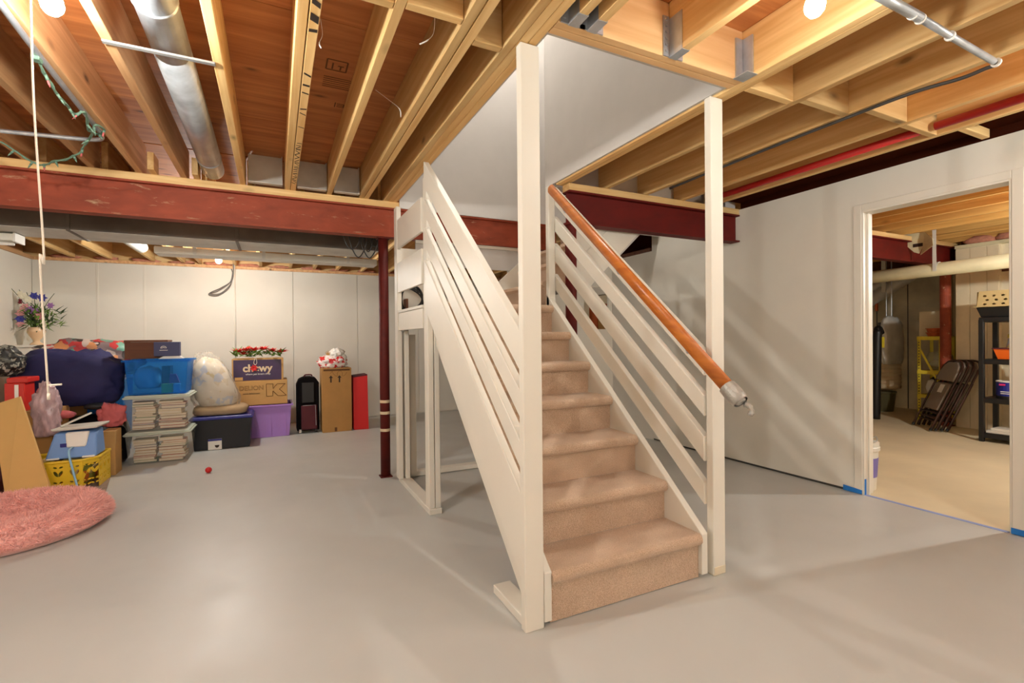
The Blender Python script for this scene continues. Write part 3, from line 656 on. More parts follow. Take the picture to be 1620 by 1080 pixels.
# marks on the second board of the double joist, and stamps on the plywood
jm = next(o for o in ceiling.children if o.name.startswith('joist') and abs(ORG[o.name][0]-0) < 1e9 and abs(min((v.co.x for v in o.data.vertices))+ORG[o.name][0]-.128) < .002)
mk = MB(); y = 1.86
for yy, wv in ((1.86, .03), (1.95, .045), (2.03, .02), (2.38, .014), (2.48, .016), (2.56, .01), (2.74, .012), (2.80, .008), (2.98, .006)):
    mk.obox((.148, yy, ZJ-.0006), (.015, rr.uniform(-.008, .012), 0), (0, wv/2, 0), (0, 0, .0005))
for i in range(22):
    mk.obox((.147+rr.uniform(-.003, .003), 3.22+i*.04+rr.uniform(-.008, .008), ZJ-.0006), (.013, rr.choice((-.02, .012, 0, .02)), 0), (0, rr.uniform(.006, .014)/2, 0), (0, 0, .0005))
tag(mk.build('ink_mark', M['ink'], jm), kind='stuff')
stm = MB()
for u, v, a_, b_ in ((540, 104, .045, .04),):
    c = at(533, 104, 'z', ZS); 
    for dx, dy, hx, hy in ((-.05, 0, .004, .05), (.05, 0, .004, .05), (0, .05, .05, .004), (0, -.05, .05, .004), (-.02, .01, .004, .03), (.02, .0, .015, .004), (.02, .02, .004, .02)): stm.box(c.x+dx-hx, c.x+dx+hx, c.y+dy-hy, c.y+dy+hy, ZS-.0012, ZS-.0002)
    c = at(538, 133, 'z', ZS)
    for k in range(6): stm.box(c.x-.09, c.x+.05+.03*(k % 2), c.y-.06+.022*k, c.y-.054+.022*k, ZS-.0012, ZS-.0002)
    c = at(538, 167, 'z', ZS)
    for dx, dy, hx, hy in ((-.03, 0, .003, .03), (0, .02, .02, .003), (0, 0, .02, .003), (0, -.02, .02, .003), (.02, 0, .003, .02)): stm.box(c.x+dx-hx, c.x+dx+hx, c.y+dy-hy, c.y+dy+hy, ZS-.0012, ZS-.0002)
tag(stm.build('stamp_print', M['ink_brown'], ceiling), kind='stuff')

# ================================================================== STORAGE ALONG THE BACK
def shell(x0, x1, y0, y1, z0, z1, g=.02, t=.004):
    b = MB()
    lo = [(x0, y0), (x1, y0), (x1, y1), (x0, y1)]; hi = [(x0-g, y0-g), (x1+g, y0-g), (x1+g, y1+g), (x0-g, y1+g)]
    li = [(x0+t, y0+t), (x1-t, y0+t), (x1-t, y1-t), (x0+t, y1-t)]; hi_i = [(x0-g+t, y0-g+t), (x1+g-t, y0-g+t), (x1+g-t, y1+g-t), (x0-g+t, y1+g-t)]
    for i in range(4):
        j = (i+1) % 4
        b.quad_box([lo[i]+(z0,), lo[j]+(z0,), li[j]+(z0,), li[i]+(z0,), hi[i]+(z1,), hi[j]+(z1,), hi_i[j]+(z1,), hi_i[i]+(z1,)])
    b.box(x0+t, x1-t, y0+t, y1-t, z0, z0+t); return b
def rimmed(x0, x1, y0, y1, z, w=.022, h=.02):
    return MB().box(x0-w, x1+w, y0-w, y0, z-h, z).box(x0-w, x1+w, y1, y1+w, z-h, z).box(x0-w, x0, y0, y1, z-h, z).box(x1, x1+w, y0, y1, z-h, z)
M['clear'] = tinted('clear_plastic', (214, 212, 206), (.97, .97, .96, 1), .09)
M['clear_blue'] = tinted('translucent_blue_plastic', (50, 140, 214), (.46, .76, .98, 1), .22)
M['clear_purple'] = tinted('translucent_purple_plastic', (186, 140, 220), (.8, .65, .95, 1), .85)
M['clear_bag'] = tinted('clear_film', (230, 226, 218), (.97, .96, .94, 1), .2, .15)
M['lid_sage'] = mat('sage_grey_plastic_lid', (196, 202, 186), .45)
M['page'] = mat('book_pages', (240, 226, 202), .9, var=.12, vscale=60, stretch=(.3, .3, 6))
COV = [mat('book_cover_%s' % n, c, .5) for n, c in (('red', (176, 60, 48)), ('cream', (222, 200, 160)), ('tan', (196, 150, 104)), ('blue', (70, 84, 140)), ('salmon', (214, 140, 112)), ('brown', (110, 70, 48)), ('green', (90, 140, 90)))]
def book(x0, x1, y0, y1, z, h, rot, ci, label, group):
    c = Vector(((x0+x1)/2, (y0+y1)/2, z)); t_ = thing('paperback_book', label, 'book', c, group)
    hx, hy = (x1-x0)/2, (y1-y0)/2
    box(c.x-hx+.002, c.x+hx-.002, c.y-hy+.002, c.y+hy-.004, z+.0033, z+h-.0033).build('pages', M['page'], t_)
    MB().box(c.x-hx, c.x+hx, c.y-hy, c.y+hy, z, z+.0032).box(c.x-hx, c.x+hx, c.y-hy, c.y+hy, z+h-.0032, z+h).box(c.x-hx, c.x+hx, c.y+hy-.003, c.y+hy, z, z+h).build('cover', COV[ci % 7], t_)
    t_.rotation_euler = (0, 0, rot); return t_
def storage_bin(name, label, x0, x1, y0, y1, z0, z1, body, lid, lidh=.035, g=.02, cat='bin', ribs=False):
    t_ = thing(name, label, cat, ((x0+x1)/2, (y0+y1)/2, z0))
    shell(x0, x1, y0, y1, z0, z1, g).build('body', M[body], t_, bev=.004)
    if lid:
        lb = MB().frustum(x0-g-.012, x1+g+.012, y0-g-.012, y1+g+.012, z1+.001, z1+lidh*.55, .006).frustum(x0-g-.004, x1+g+.004, y0-g-.004, y1+g+.004, z1+lidh*.55, z1+lidh, -.004)
        lb.build('lid', M[lid], t_, bev=.004)
    else: rimmed(x0-g, x1+g, y0-g, y1+g, z1+.002).build('rim', M[body], t_, bev=.004)
    return t_
BY = 5.86; rr = random.Random(11)
# two clear bins of books
zl1 = at(250, 682, 'y', BY).z; zl2 = at(250, 625, 'y', BY).z
b1 = storage_bin('storage_bin', 'clear storage bin with a sage lid full of books, bottom one of the stack', -1.285, -.80, BY, BY+.36, 0.002, zl1-.03, 'clear', 'lid_sage')
b2 = storage_bin('storage_bin', 'clear storage bin with a sage lid full of books, below the blue bin', -1.285, -.80, BY, BY+.36, zl1+.012, zl2-.03, 'clear', 'lid_sage')
for base, top, lab, grp in ((.010, .245, 'cream edged paperback stacked inside the bottom clear bin', 'books in the bottom clear bin'), (zl1+.022, zl2-.05, 'cream edged paperback stacked inside the upper clear bin', 'books in the upper clear bin')):
    for cx0, cx1, n0 in ((-1.255, -1.06, 0), (-1.045, -.815, 3)):
        z = base; i = n0
        while z < top-.02:
            h = rr.uniform(.014, .032); w = rr.uniform(-.03, .03)
            book(cx0+max(w, 0), cx1+min(w, 0)-.006, BY+.022+rr.uniform(0, .02), BY+.18, z, h, rr.uniform(-.07, .07), rr.choice((0, 1, 1, 2, 4, 5, 1, 3, 6)), lab, grp); z += h+.0008; i += 1
# blue bin
bz0 = zl2+.012; bz1 = at(250, 568, 'y', BY).z
bb = storage_bin('storage_bin', 'translucent blue storage bin on top of the two clear book bins', -1.275, -.81, BY-.01, BY+.34, bz0, bz1-.006, 'clear_blue', None, g=.025)
def soft(name, label, cat, c, r, mt, parent=None, **kw):
    o = lump(c, r, **kw).build(name, mt, parent, smooth=True)
    return tag(o, label, cat) if parent is None else o
M['lightblue'] = mat('pale_blue_film', (150, 196, 226), .4, bump=.4, bscale=18); M['lime'] = mat('lime_card', (170, 190, 60), .6); M['magenta'] = mat('magenta_card', (200, 40, 110), .6)
soft('bag', 'pale blue puffy bag seen inside the blue bin, at its left', 'bag', (-1.14, BY+.13, bz0+.15), (.10, .1, .12), M['lightblue'], seed=4, sub=3, power=3)
tag(box(-1.02, -.93, BY+.03, BY+.1, bz0+.006, bz0+.095).build('carton', M['lime'], None, bev=.002), 'lime green carton inside the blue bin', 'box')
tag(box(-.92, -.865, BY+.03, BY+.1, bz0+.006, bz0+.09).build('carton', M['lightblue'], None, bev=.002), 'striped pale blue carton inside the blue bin', 'box')
tag(MB().prism([(-.96, BY+.05, bz0+.10), (-.87, BY+.05, bz0+.10), (-.90, BY+.05, bz0+.19), (-.95, BY+.05, bz0+.19)], (0, .04, 0)).build('carton', M['magenta'], None), 'magenta carton inside the blue bin', 'box')
tag(box(-1.03, -.96, BY+.12, BY+.28, bz0+.006, bz0+.27).build('carton', M['navy_plastic'], None), 'dark upright carton in the middle of the blue bin', 'box')
# on the blue bin
z = bz1+.003
t = thing('wooden_box', 'brown wooden box lying on the blue bin', 'box', (-1.1, BY+.16, z))
x0, x1, _, z1 = px_rect(193, 538, 263, 567, BY+.02)
box(x0, x1, BY+.10, BY+.33, z, z1-.02).build('case', M['dark_wood'], t, bev=.004); box(x0-.004, x1+.004, BY+.095, BY+.335, z1-.019, z1).build('lid', M['dark_wood'], t, bev=.004)
t = thing('papers', 'small stack of white papers under the dark blue logo box', 'papers', (-.94, BY+.04, z))
for k in range(4): box(-1.03+.01*k, -.83-.008*k, BY-.02+.004*k, BY+.09, z+.006*k, z+.006*k+.0055).build('sheet', M['paper'], t)
z2_ = z+.026; x0, x1, _, z1 = px_rect(243, 541, 284, 560, BY)
t = thing('shoe_box', 'dark blue box with a white round emblem on the blue bin', 'box', ((x0+x1)/2, BY+.05, z2_))
M['slate'] = mat('slate_blue_card', (66, 68, 104), .6)
box(x0, x1, BY, BY+.09, z2_, z1).build('carton', M['slate'], t, bev=.002)
e = MB(); cxm = x0*.62+x1*.38; zc_ = (z2_+z1)/2+.012
e.tube([(cxm+.022*math.cos(q), BY-.001, zc_+.017*math.sin(q)) for q in [PI*k/10-.3 for k in range(0, 13)]], .003, 6).tube([(cxm+.012*math.cos(q), BY-.001, zc_-.004+.008*math.sin(q)) for q in [PI*k/8 for k in range(9)]], .0025, 6)
e.box(cxm-.034, cxm+.034, BY-.002, BY-.0005, zc_-.026, zc_-.021); e.build('emblem', M['paper'], t)
# navy tote and the quilt in its clear bag
NY = 6.27; x0, x1, _, _ = px_rect(306, 655, 395, 712, NY); zt = at(350, 660, 'y', NY).z
tt = storage_bin('storage_tote', 'black storage tote with a blue lid and a white product label on the floor', x0, x1, NY, NY+.40, 0.002, zt-.02, 'navy_plastic', 'blue_lid', .035, .025)
lx0, lx1, lz0, lz1 = px_rect(329, 695, 351, 710, NY-.02)
lb = box(lx0, lx1, NY-.022, NY-.010, lz0, lz1).build('product_label', M['paper'], tt); box(lx0, lx1, NY-.0235, NY-.0222, lz1-.022, lz1).build('label_band', M['blue_lid'], lb)
MB().prism([(lx1-.045+.022*math.cos(q), NY-.0222, lz0+.05+.03*math.sin(q)) for q in [PI+PI*k/8 for k in range(9)]], (0, -.0012, 0)).build('label_picture', M['ink'], lb)
M['quilt'] = patches('patchwork_quilt', [(232, 222, 204)]*7+[(222, 206, 180), (238, 230, 216), (200, 206, 220), (226, 206, 160)], 13, .85, .4)
qx0, qx1, _, qz1 = px_rect(300, 566, 392, 655, NY+.1); qz0 = zt+.018
t = thing('quilt', 'folded cream patchwork quilt in a clear bag on the black tote', 'bedding', ((qx0+qx1)/2, NY+.2, qz0))
def slump(mb, z0, h, cx, k1, k2):
    mb.v = [((cx+(x-cx)*(1-k1*max(0, (z-z0)/h))-k2*max(0, (z-z0)/h)), y, z) for x, y, z in mb.v]; return mb
qcx = (qx0+qx1)/2
qh = qz1-qz0
lump((qcx+.01, NY+.2, qz0+.05), (.27, .19, .06), 19, 3, .05, 2, 4).build('cushion', mat('tan_cushion', (176, 150, 116), .9, var=.1), t, smooth=True)
slump(lump((qcx, NY+.2, qz0+.07+qh*.42), (.26, .18, qh*.47), 5, 4, .08, 1.6, 2.6, fold=.06), qz0, qh, qcx, .42, .13).build('quilt_body', M['quilt'], t, smooth=True)
slump(lump((qcx, NY+.2, qz0+.05+qh*.47), (.285, .195, qh*.53), 6, 5, .08, 3.6, 2.8, fold=.12), qz0, qh, qcx, .46, .13).build('clear_bag', M['clear_bag'], t, smooth=True)
# purple bin, boxes, poinsettia garland
PY = 6.74; x0, x1, _, _ = px_rect(397, 640, 458, 692, PY); pzt = at(430, 640, 'y', PY).z
pb = storage_bin('storage_bin', 'translucent purple storage bin below the two printed cardboard boxes', x0-.1, x1, PY, PY+.42, 0.002, pzt, 'clear_purple', None, g=.025)
for xx in np.linspace(x0+.04, x1-.05, 3): box(xx, xx+.012, PY-.02, PY-.004, .03, pzt-.09).build('rib', M['clear_purple'], pb)
soft('cloth_bundle', 'dark grey cloth bundle lying in the purple bin', 'cloth', ((x0+x1)/2, PY+.23, .14), (.2, .15, .13), M['grey'], seed=8, sub=3)
kx0, kx1, kz0, kz1 = px_rect(362, 604, 455, 642, PY+.01); kz0 = pzt+.006
kb = thing('cardboard_box', 'flat cardboard box printed with a large outlined K on the purple bin', 'box', ((kx0+kx1)/2, PY+.2, kz0))
box(kx0-.03, kx1, PY+.01, PY+.40, kz0, kz1).build('carton', M['card'], kb, bev=.003)
kzc = (kz0+kz1)/2
KP = [at(360+a/13.5, 560+b/13.5, 'y', PY+.008) for a, b in ((825, 635), (970, 632), (968, 728), (1062, 630), (1230, 625), (1105, 745), (1255, 872), (1080, 885), (968, 785), (966, 892), (832, 898), (825, 635))]
for p, q in zip(KP, KP[1:]): pass
kk = MB()
for p, q in zip(KP, KP[1:]): kk.tube([p, q], .0028, 5)
kk.build('letter', M['ink_brown'], kb)
text('DELION', .075, kb, 'lettering', M['ink_brown'], (kx0+.24, PY+.009, kzc+.06), outline=.0012)
text('www.delion.com', .027, kb, 'lettering', M['ink'], (kx0+.24, PY+.0088, kzc-.005))
cx0, cx1, _, cz1 = px_rect(368, 568, 447, 606, PY+.03); cz0 = kz1+.002
M['purple_print'] = mat('dark_purple_print', (58, 36, 74), .35, var=.3, vscale=5)
cb_ = thing('cardboard_box', 'dark purple printed shipping box under the red poinsettia garland', 'box', ((cx0+cx1)/2, PY+.2, cz0))
box(cx0-.01, cx1+.012, PY+.032, PY+.38, cz0, cz1).build('carton', M['card'], cb_, bev=.003)
box(cx0+.006, cx1-.012, PY+.029, PY+.0325, cz0+.004, cz1-.014).build('printed_panel', M['purple_print'], cb_)
cxm, czm = (cx0+cx1)/2, (cz0+cz1)/2
text('chewy', .125, cb_, 'lettering', M['tape_cream'], (cxm-.005, PY+.028, czm+.015), bold=.004)
text('where pet lovers shop', .030, cb_, 'lettering', M['paper'], (cxm, PY+.028, czm-.055))
box(cx0+.02, cx0+.105, PY+.0275, PY+.029, cz0+.008, cz0+.045).build('sticker', M['card'], cb_)
pg = thing('poinsettia_garland', 'red poinsettia garland with green leaves lying on the purple printed box', 'garland', (cxm, PY+.15, cz1))
lf = MB(); rd = MB(); rr = random.Random(2)
def leaf(b, c, dv, L, wd, up=Vector((0, 0, 1))):
    dv = Vector(dv).normalized(); s = dv.cross(up); s = s.normalized() if s.length > .01 else Vector((1, 0, 0)); n = s.cross(dv)
    pts = [c, c+dv*L*.35+s*wd/2+n*.006, c+dv*L+n*-.004, c+dv*L*.35-s*wd/2+n*.006]; n0 = len(b.v); b.v += [tuple(p) for p in pts]+[tuple(p-n*.0015) for p in pts]
    b.f += [(n0, n0+1, n0+2, n0+3), (n0+7, n0+6, n0+5, n0+4)]+[(n0+i, n0+4+i, n0+4+(i+1) % 4, n0+(i+1) % 4) for i in range(4)]
heads = [(cx0+.06, .035), (cx0+.15, .05), (cxm-.04, .05), (cxm+.06, .06), (cxm+.15, .035), (cx1-.01, .02), (cx0+.11, .0)]
lfo = None
for i, (hx, hz) in enumerate(heads):
    c = Vector((hx, PY+.06+rr.uniform(-.01, .06), cz1+.05+hz*.9)); fb = MB()
    for ring, (n_, L, zz_) in enumerate(((8, .10, .25), (6, .07, .8))):
        for k in range(n_):
            q = 2*PI*k/n_+rr.random(); leaf(fb, c, (math.cos(q), math.sin(q)*.8-.3, zz_+rr.uniform(-.2, .3)), L, .045)
    fb.build('flower', M['red'], pg)
for i in range(80):
    c = Vector((rr.uniform(cx0-.02, cx1+.01), PY+.02+rr.uniform(0, .15), cz1+.015+rr.uniform(0, .06))); q = rr.uniform(0, 2*PI)
    leaf(lf, c, (math.cos(q), math.sin(q)*.7-.2, rr.uniform(0, .9)), rr.uniform(.08, .14), .04)
tag(lf.build('leaves', M['green'], pg), kind='stuff')
fb = MB(); c = Vector((cxm-.045, PY+.022, czm+.02))
for k in range(7): q = 2*PI*k/7; leaf(fb, c, (math.cos(q), -.25, math.sin(q)), .048, .034, Vector((0, -1, 0)))
tag(fb.build('bow', M['red'], None), 'small red flower bow stuck on the lettering of the purple printed box', 'bow')
MB().tube(smooth_path([(cxm-.03, PY+.02, cz1+.01), (cxm-.045, PY+.018, cz1-.05), (cxm-.03, PY+.018, cz1-.075), (cxm-.012, PY+.018, cz1-.05), (cxm-.02, PY+.02, cz1+.01)], 5), .003, 6).build('ribbon_loop', M['cord'], pg, smooth=True)
# suitcase
sx0, sx1, _, sz1 = px_rect(469, 597, 506, 687, PY+.04); SYY = PY+.02
sc = thing('suitcase', 'dark maroon upright suitcase beside the tall cardboard box', 'suitcase', ((sx0+sx1)/2, SYY+.15, 0))
MB().prism([(sx0, SYY+.05, .03), (sx1, SYY+.05, .03), (sx1, SYY+.05, sz1-.08), (sx1-.04, SYY+.05, sz1-.015), (sx1-.1, SYY+.05, sz1), (sx0+.1, SYY+.05, sz1), (sx0+.03, SYY+.05, sz1-.03), (sx0, SYY+.05, sz1-.1)], (0, .24, 0)).build('shell', mat('black_luggage_fabric', (16, 13, 14), .95, spec=.1), sc, bev=.012, seg=2)
MB().box(sx0+.05, sx1-.03, SYY, SYY+.05, .05, sz1*.5).build('front_pocket', M['maroon'], sc, bev=.015, seg=2)
MB().box(sx0+.06, sx1-.06, SYY+.035, SYY+.05, sz1*.54, sz1*.9).build('front_panel', M['black'], sc, bev=.01)
MB().tube(smooth_path([(sx0+.1, SYY+.15, sz1-.005), (sx0+.11, SYY+.15, sz1+.02), (sx1-.09, SYY+.15, sz1+.02), (sx1-.08, SYY+.15, sz1-.005)], 5), .009, 8).build('handle', M['maroon'], sc, smooth=True)
MB().tube([(sx0+.07, SYY-.002, sz1*.5), (sx1-.05, SYY-.002, sz1*.5), (sx1-.045, SYY-.002, .1)], .003, 5).build('zipper', M['galv'], sc)
for xx in (sx0+.04, sx1-.04): MB().lathe((xx, SYY+.06, .028), [(.026, -.014), (.026, .014)], 14, 'x').build('wheel', M['galv_dull'] if xx < sx0+.1 else M['black'], sc)
# tall cardboard box
TY = 6.70; tx0, tx1, _, tz1 = px_rect(509, 583, 557, 683, TY)
tb = thing('cardboard_box', 'tall cardboard box with two black up arrows standing by the wall', 'box', ((tx0+tx1)/2, TY+.15, 0))
box(tx0, tx1, TY, TY+.32, .001, tz1).build('carton', M['card_dark'], tb, bev=.003)
for xx in (tx0+.11, tx0+.215):
    zz_ = tz1-.185
    MB().prism([(xx-.009, TY-.0006, zz_), (xx+.009, TY-.0006, zz_), (xx+.009, TY-.0006, zz_+.06), (xx+.026, TY-.0006, zz_+.06), (xx, TY-.0006, zz_+.092), (xx-.026, TY-.0006, zz_+.06), (xx-.009, TY-.0006, zz_+.06)], (0, -.0008, 0)).build('arrow_print', M['ink'], tb)
wr_ = MB(); rr = random.Random(4)
wr_.tube(smooth_path([(tx0+.1+.02*k+.012*math.sin(k*2.1), TY-.0005, tz1-.07+.035*math.sin(k*1.3)) for k in range(11)], 5), .0016, 4)
wr_.build('scribble', M['ink_brown'], tb)
box(tx0+.02, tx1-.02, TY-.0015, TY-.0002, tz1-.035, tz1-.01).build('packing_tape', M['ink_brown'], tb); box(tx0+.15, tx0+.18, TY-.0015, TY-.0002, .01, .06).build('packing_tape', M['ink_brown'], tb)
M['thanks'] = patches('red_white_print', [(238, 226, 220), (210, 30, 34), (210, 30, 34), (238, 226, 220), (196, 24, 30), (240, 232, 226)], 22, .35, .5)
pbag = thing('shopping_bag', 'crumpled white plastic shopping bag with red print on the tall box', 'bag', ((tx0+tx1)/2, TY+.14, tz1))
lump((tx0+.15, TY+.14, tz1+.075), (.185, .11, .10), 12, 4, .22, 2.6, 2., fold=.25).build('bag_body', M['thanks'], pbag, smooth=True)
lump((tx0+.20, TY+.14, tz1+.19), (.10, .08, .07), 15, 4, .2, 2.4, 2., False, .3).build('bag_knot', M['paper'], pbag, smooth=True)
lump((tx0+.27, TY+.14, tz1+.13), (.055, .06, .06), 17, 3, .2, 2.4, 2., False, .3).build('bag_handle', M['paper'], pbag, smooth=True)
st_ = MB(); c = Vector((tx0+.085, TY+.11, tz1+.155))
for k in range(6): q = .5+k*.36; st_.tube([c, c+Vector((math.cos(q)*.045, 0, math.sin(q)*.075))], [.007, .002], 6)
st_.box(c.x-.04, c.x+.03, c.y-.008, c.y+.008, c.z-.012, c.z); st_.build('straw_tuft', M['card'], pbag)
rx0, rx1, _, rz1 = px_rect(559, 593, 583, 681, TY+.02)
rb = thing('red_box', 'flat bright red upright box between the tall cardboard box and the column', 'box', ((rx0+rx1)/2, TY+.1, 0))
MB().quad_box([(rx0, TY+.03, .001), (rx1, TY, .001), (rx1, TY+.26, .001), (rx0, TY+.29, .001), (rx0, TY+.03, rz1-.02), (rx1-.01, TY, rz1), (rx1-.01, TY+.26, rz1), (rx0, TY+.29, rz1-.02)]).build('carton', M['red_matte'], rb, bev=.002)
MB().quad_box([(rx0, TY+.029, rz1-.035), (rx1-.01, TY-.001, rz1-.012), (rx1-.01, TY+.0, rz1-.012), (rx0, TY+.03, rz1-.035), (rx0, TY+.029, rz1-.018), (rx1-.01, TY-.001, rz1+.004), (rx1-.01, TY+.26, rz1+.006), (rx0, TY+.29, rz1-.016)]).build('top_flap', M['maroon'], rb)
# red ball on the floor
p = at(330, 748, 'z', 0)
tag(MB().lathe((p.x, p.y, .028), [(.004, -.027), (.016, -.022), (.026, -.008), (.027, .006), (.02, .019), (.006, .027)], 16).build('ball', M['red'], None, smooth=True), 'tiny red ball alone on the grey floor near the bins', 'ball')

# ================================================================== PILE AT THE LEFT
def holes_panel(w, h, holes, th):      # flat panel in local x,z with holes, returned as mesh data
    cu = bpy.data.curves.new('panel', 'CURVE'); cu.dimensions = '2D'; cu.fill_mode = 'BOTH'; cu.extrude = th/2
    for poly in [w]+holes:
        s = cu.splines.new('POLY'); s.points.add(len(poly)-1); s.use_cyclic_u = True
        for i, (a, b) in enumerate(poly): s.points[i].co = (a, b, 0, 1)
    tmp = bpy.data.objects.new('panel_tmp', cu); COL.objects.link(tmp); dg = bpy.context.evaluated_depsgraph_get()
    me = bpy.data.meshes.new_from_object(tmp.evaluated_get(dg)); bpy.data.objects.remove(tmp); return me
def place_panel(me, name, material, parent, o, xd, zd):
    x = Vector(xd).normalized(); z = Vector(zd).normalized(); n = x.cross(z)
    me.transform(Matrix(((x.x, z.x, n.x), (x.y, z.y, n.y), (x.z, z.z, n.z))).to_4x4()); me.materials.clear(); me.materials.append(material)
    ob = bpy.data.objects.new(name, me); COL.objects.link(ob); ob.parent = parent; ob.location = Vector(o)-Vector(ORG[parent.name]); ORG[ob.name] = tuple(o); return ob
def ell(cx, cy, a, b, rot=0, n=10):
    return [(cx+a*math.cos(q)*math.cos(rot)-b*math.sin(q)*math.sin(rot), cy+a*math.cos(q)*math.sin(rot)+b*math.sin(q)*math.cos(rot)) for q in [2*PI*k/n for k in range(n)]]
M['basket'] = mat('yellow_basket_plastic', (226, 186, 36), .4)
bk = thing('laundry_basket', 'yellow plastic laundry basket with leaf shaped holes', 'basket', (-1.55, 5.2, 0))
bx0, bx1, by0, bh = -1.80, -1.40, 5.03, .25
def wall_holes(L):
    hs = []; n = max(2, int(L/.085))
    for i in range(n):
        cx_ = L*(i+.5)/n
        for sgn in (-1, 1): hs.append(ell(cx_+sgn*.014, .155, .011, .026, -sgn*.5))
        for zz_ in (.05, .085, .205):
            for sgn in (-1, 1): hs.append(ell(cx_+sgn*.018, zz_, .013, .007, sgn*.35, 8))
    return hs
corners = [(bx0, by0), (bx1, by0), (bx1+.08, by0+.09), (bx1+.08, by0+.40), (bx0-.05, by0+.40)]
for (a, b) in zip(corners, corners[1:]+corners[:1]):
    L = math.hypot(b[0]-a[0], b[1]-a[1]); me = holes_panel([(0, 0), (L, 0), (L, bh), (0, bh)], bh, wall_holes(L), .004)
    place_panel(me, 'side_wall', M['basket'], bk, (a[0], a[1], .004), (b[0]-a[0], b[1]-a[1], 0), (0, 0, 1))
rim = [(c[0], c[1], bh) for c in corners]; MB().tube(rim+[rim[0]], .012, 8).build('rim', M['basket'], bk)
MB().prism([(c[0], c[1], .002) for c in corners], (0, 0, .006)).build('bottom', M['basket'], bk)
soft('clothes_heap', 'mixed orange and green clothes heap filling the yellow basket', 'clothes', (-1.57, 5.24, .13), (.2, .16, .125), patches('mixed_cloth', [(200, 110, 40), (150, 150, 60), (120, 70, 40), (214, 190, 130)], 9), seed=21, sub=3, power=3)
# blue step stool lying on the basket with its pale strap
p = at(112, 705, 'y', 5.12); sx0, sx1, sz0, sz1 = px_rect(71, 686, 153, 722, 5.10)
M['sky'] = mat('cornflower_blue_plastic', (112, 150, 206), .5, var=.05)
ss = thing('step_stool', 'cornflower blue folded plastic stool lying on the yellow basket', 'stool', ((sx0+sx1)/2, 5.2, bh+.012))
MB().quad_box([(sx0, 5.08, bh+.013), (sx1, 5.10, bh+.013), (sx1, 5.34, bh+.013), (sx0, 5.34, bh+.013), (sx0+.05, 5.12, sz1-.01), (sx1-.01, 5.14, sz1-.02), (sx1-.01, 5.32, sz1), (sx0+.05, 5.32, sz1)]).build('body', M['sky'], ss, bev=.012, seg=2)
MB().quad_box([(sx0+.13, 5.095, bh+.10), (sx0+.25, 5.098, bh+.10), (sx0+.25, 5.14, bh+.10), (sx0+.13, 5.14, bh+.10), (sx0+.12, 5.11, sz1-.008), (sx0+.27, 5.113, sz1-.008), (sx0+.27, 5.15, sz1-.006), (sx0+.12, 5.15, sz1-.006)]).build('label_plate', M['paper'], ss, bev=.008)
for xx in (sx0+.01, sx1-.09): box(xx, xx+.08, 5.075, 5.10, bh+.012, bh+.026).build('foot', M['paper'], ss, bev=.004)
MB().box(sx0+.09, sx0+.14, 5.104, 5.108, bh+.105, bh+.135).build('emblem', M['blue_lid'], ss)
q0 = at(111, 715, 'y', 5.05); q1 = at(117, 750, 'y', 5.005); q2 = at(124, 776, 'y', 4.99)
tag(MB().tube(smooth_path([q0+Vector((0, .05, .03)), q0+Vector((0, -.03, 0)), q1, q2], 5), .008, 6).build('strap', M['lightblue'], None, smooth=True), 'pale blue strap hanging down the front of the yellow basket', 'strap')
ty0 = sz1+.004; tr = thing('plastic_tray', 'white plastic tray lying tilted on the blue stool', 'tray', (-1.4, 5.25, ty0))
MB().quad_box([(-1.62, 5.14, ty0), (-1.33, 5.12, ty0+.012), (-1.31, 5.36, ty0+.012), (-1.60, 5.38, ty0), (-1.63, 5.13, ty0+.02), (-1.32, 5.11, ty0+.034), (-1.30, 5.37, ty0+.034), (-1.61, 5.39, ty0+.02)]).build('tray_base', M['pvc'], tr, bev=.006)
MB().quad_box([(-1.58, 5.20, ty0+.024), (-1.40, 5.28, ty0+.115), (-1.42, 5.32, ty0+.115), (-1.60, 5.24, ty0+.024), (-1.58, 5.20, ty0+.034), (-1.40, 5.28, ty0+.125), (-1.42, 5.32, ty0+.125), (-1.60, 5.24, ty0+.034)]).build('raised_flap', M['pvc'], tr, bev=.003)
# cardboard box behind the basket
tag(MB().box(-1.40, -1.30, 5.50, 5.70, .001, .40).box(-1.62, -1.40, 5.55, 5.70, .001, .36).build('cardboard_box', M['card'], None, bev=.003), 'small tan cardboard box upright behind the yellow basket', 'box')
tag(MB().prism([at(60, 818, 'z', .001), at(140, 808, 'z', .001), at(166, 783, 'z', .001), at(174, 757, 'z', .001), at(80, 765, 'z', .001)], (0, 0, .008)).build('mat', mat('woven_taupe_mat', (150, 128, 112), .9, var=.35, vscale=7, stretch=(1, 10, 1), bump=.3, bscale=60), None), 'woven taupe mat under the yellow basket', 'mat')
# tan sheet leaning
a, b = at(85, 789, 'z', .011), at(10, 797, 'z', .011); c_, d_ = at(-14, 641, 'y', 5.22), at(31, 627, 'y', 5.20)
tag(MB().prism([a, b, c_, d_], (.004, .014, 0)).build('card_sheet', mat('tan_kraft_sheet', (216, 172, 104), .75, var=.08, vscale=2), None), 'large tan kraft card sheet leaning against the pile at far left', 'cardboard')
tag(box(-2.3, -1.90, 5.03, 5.3, .001, .26).build('crate', M['maroon'], None, bev=.004), 'dark maroon box behind the tan sheet at the far left edge', 'box')
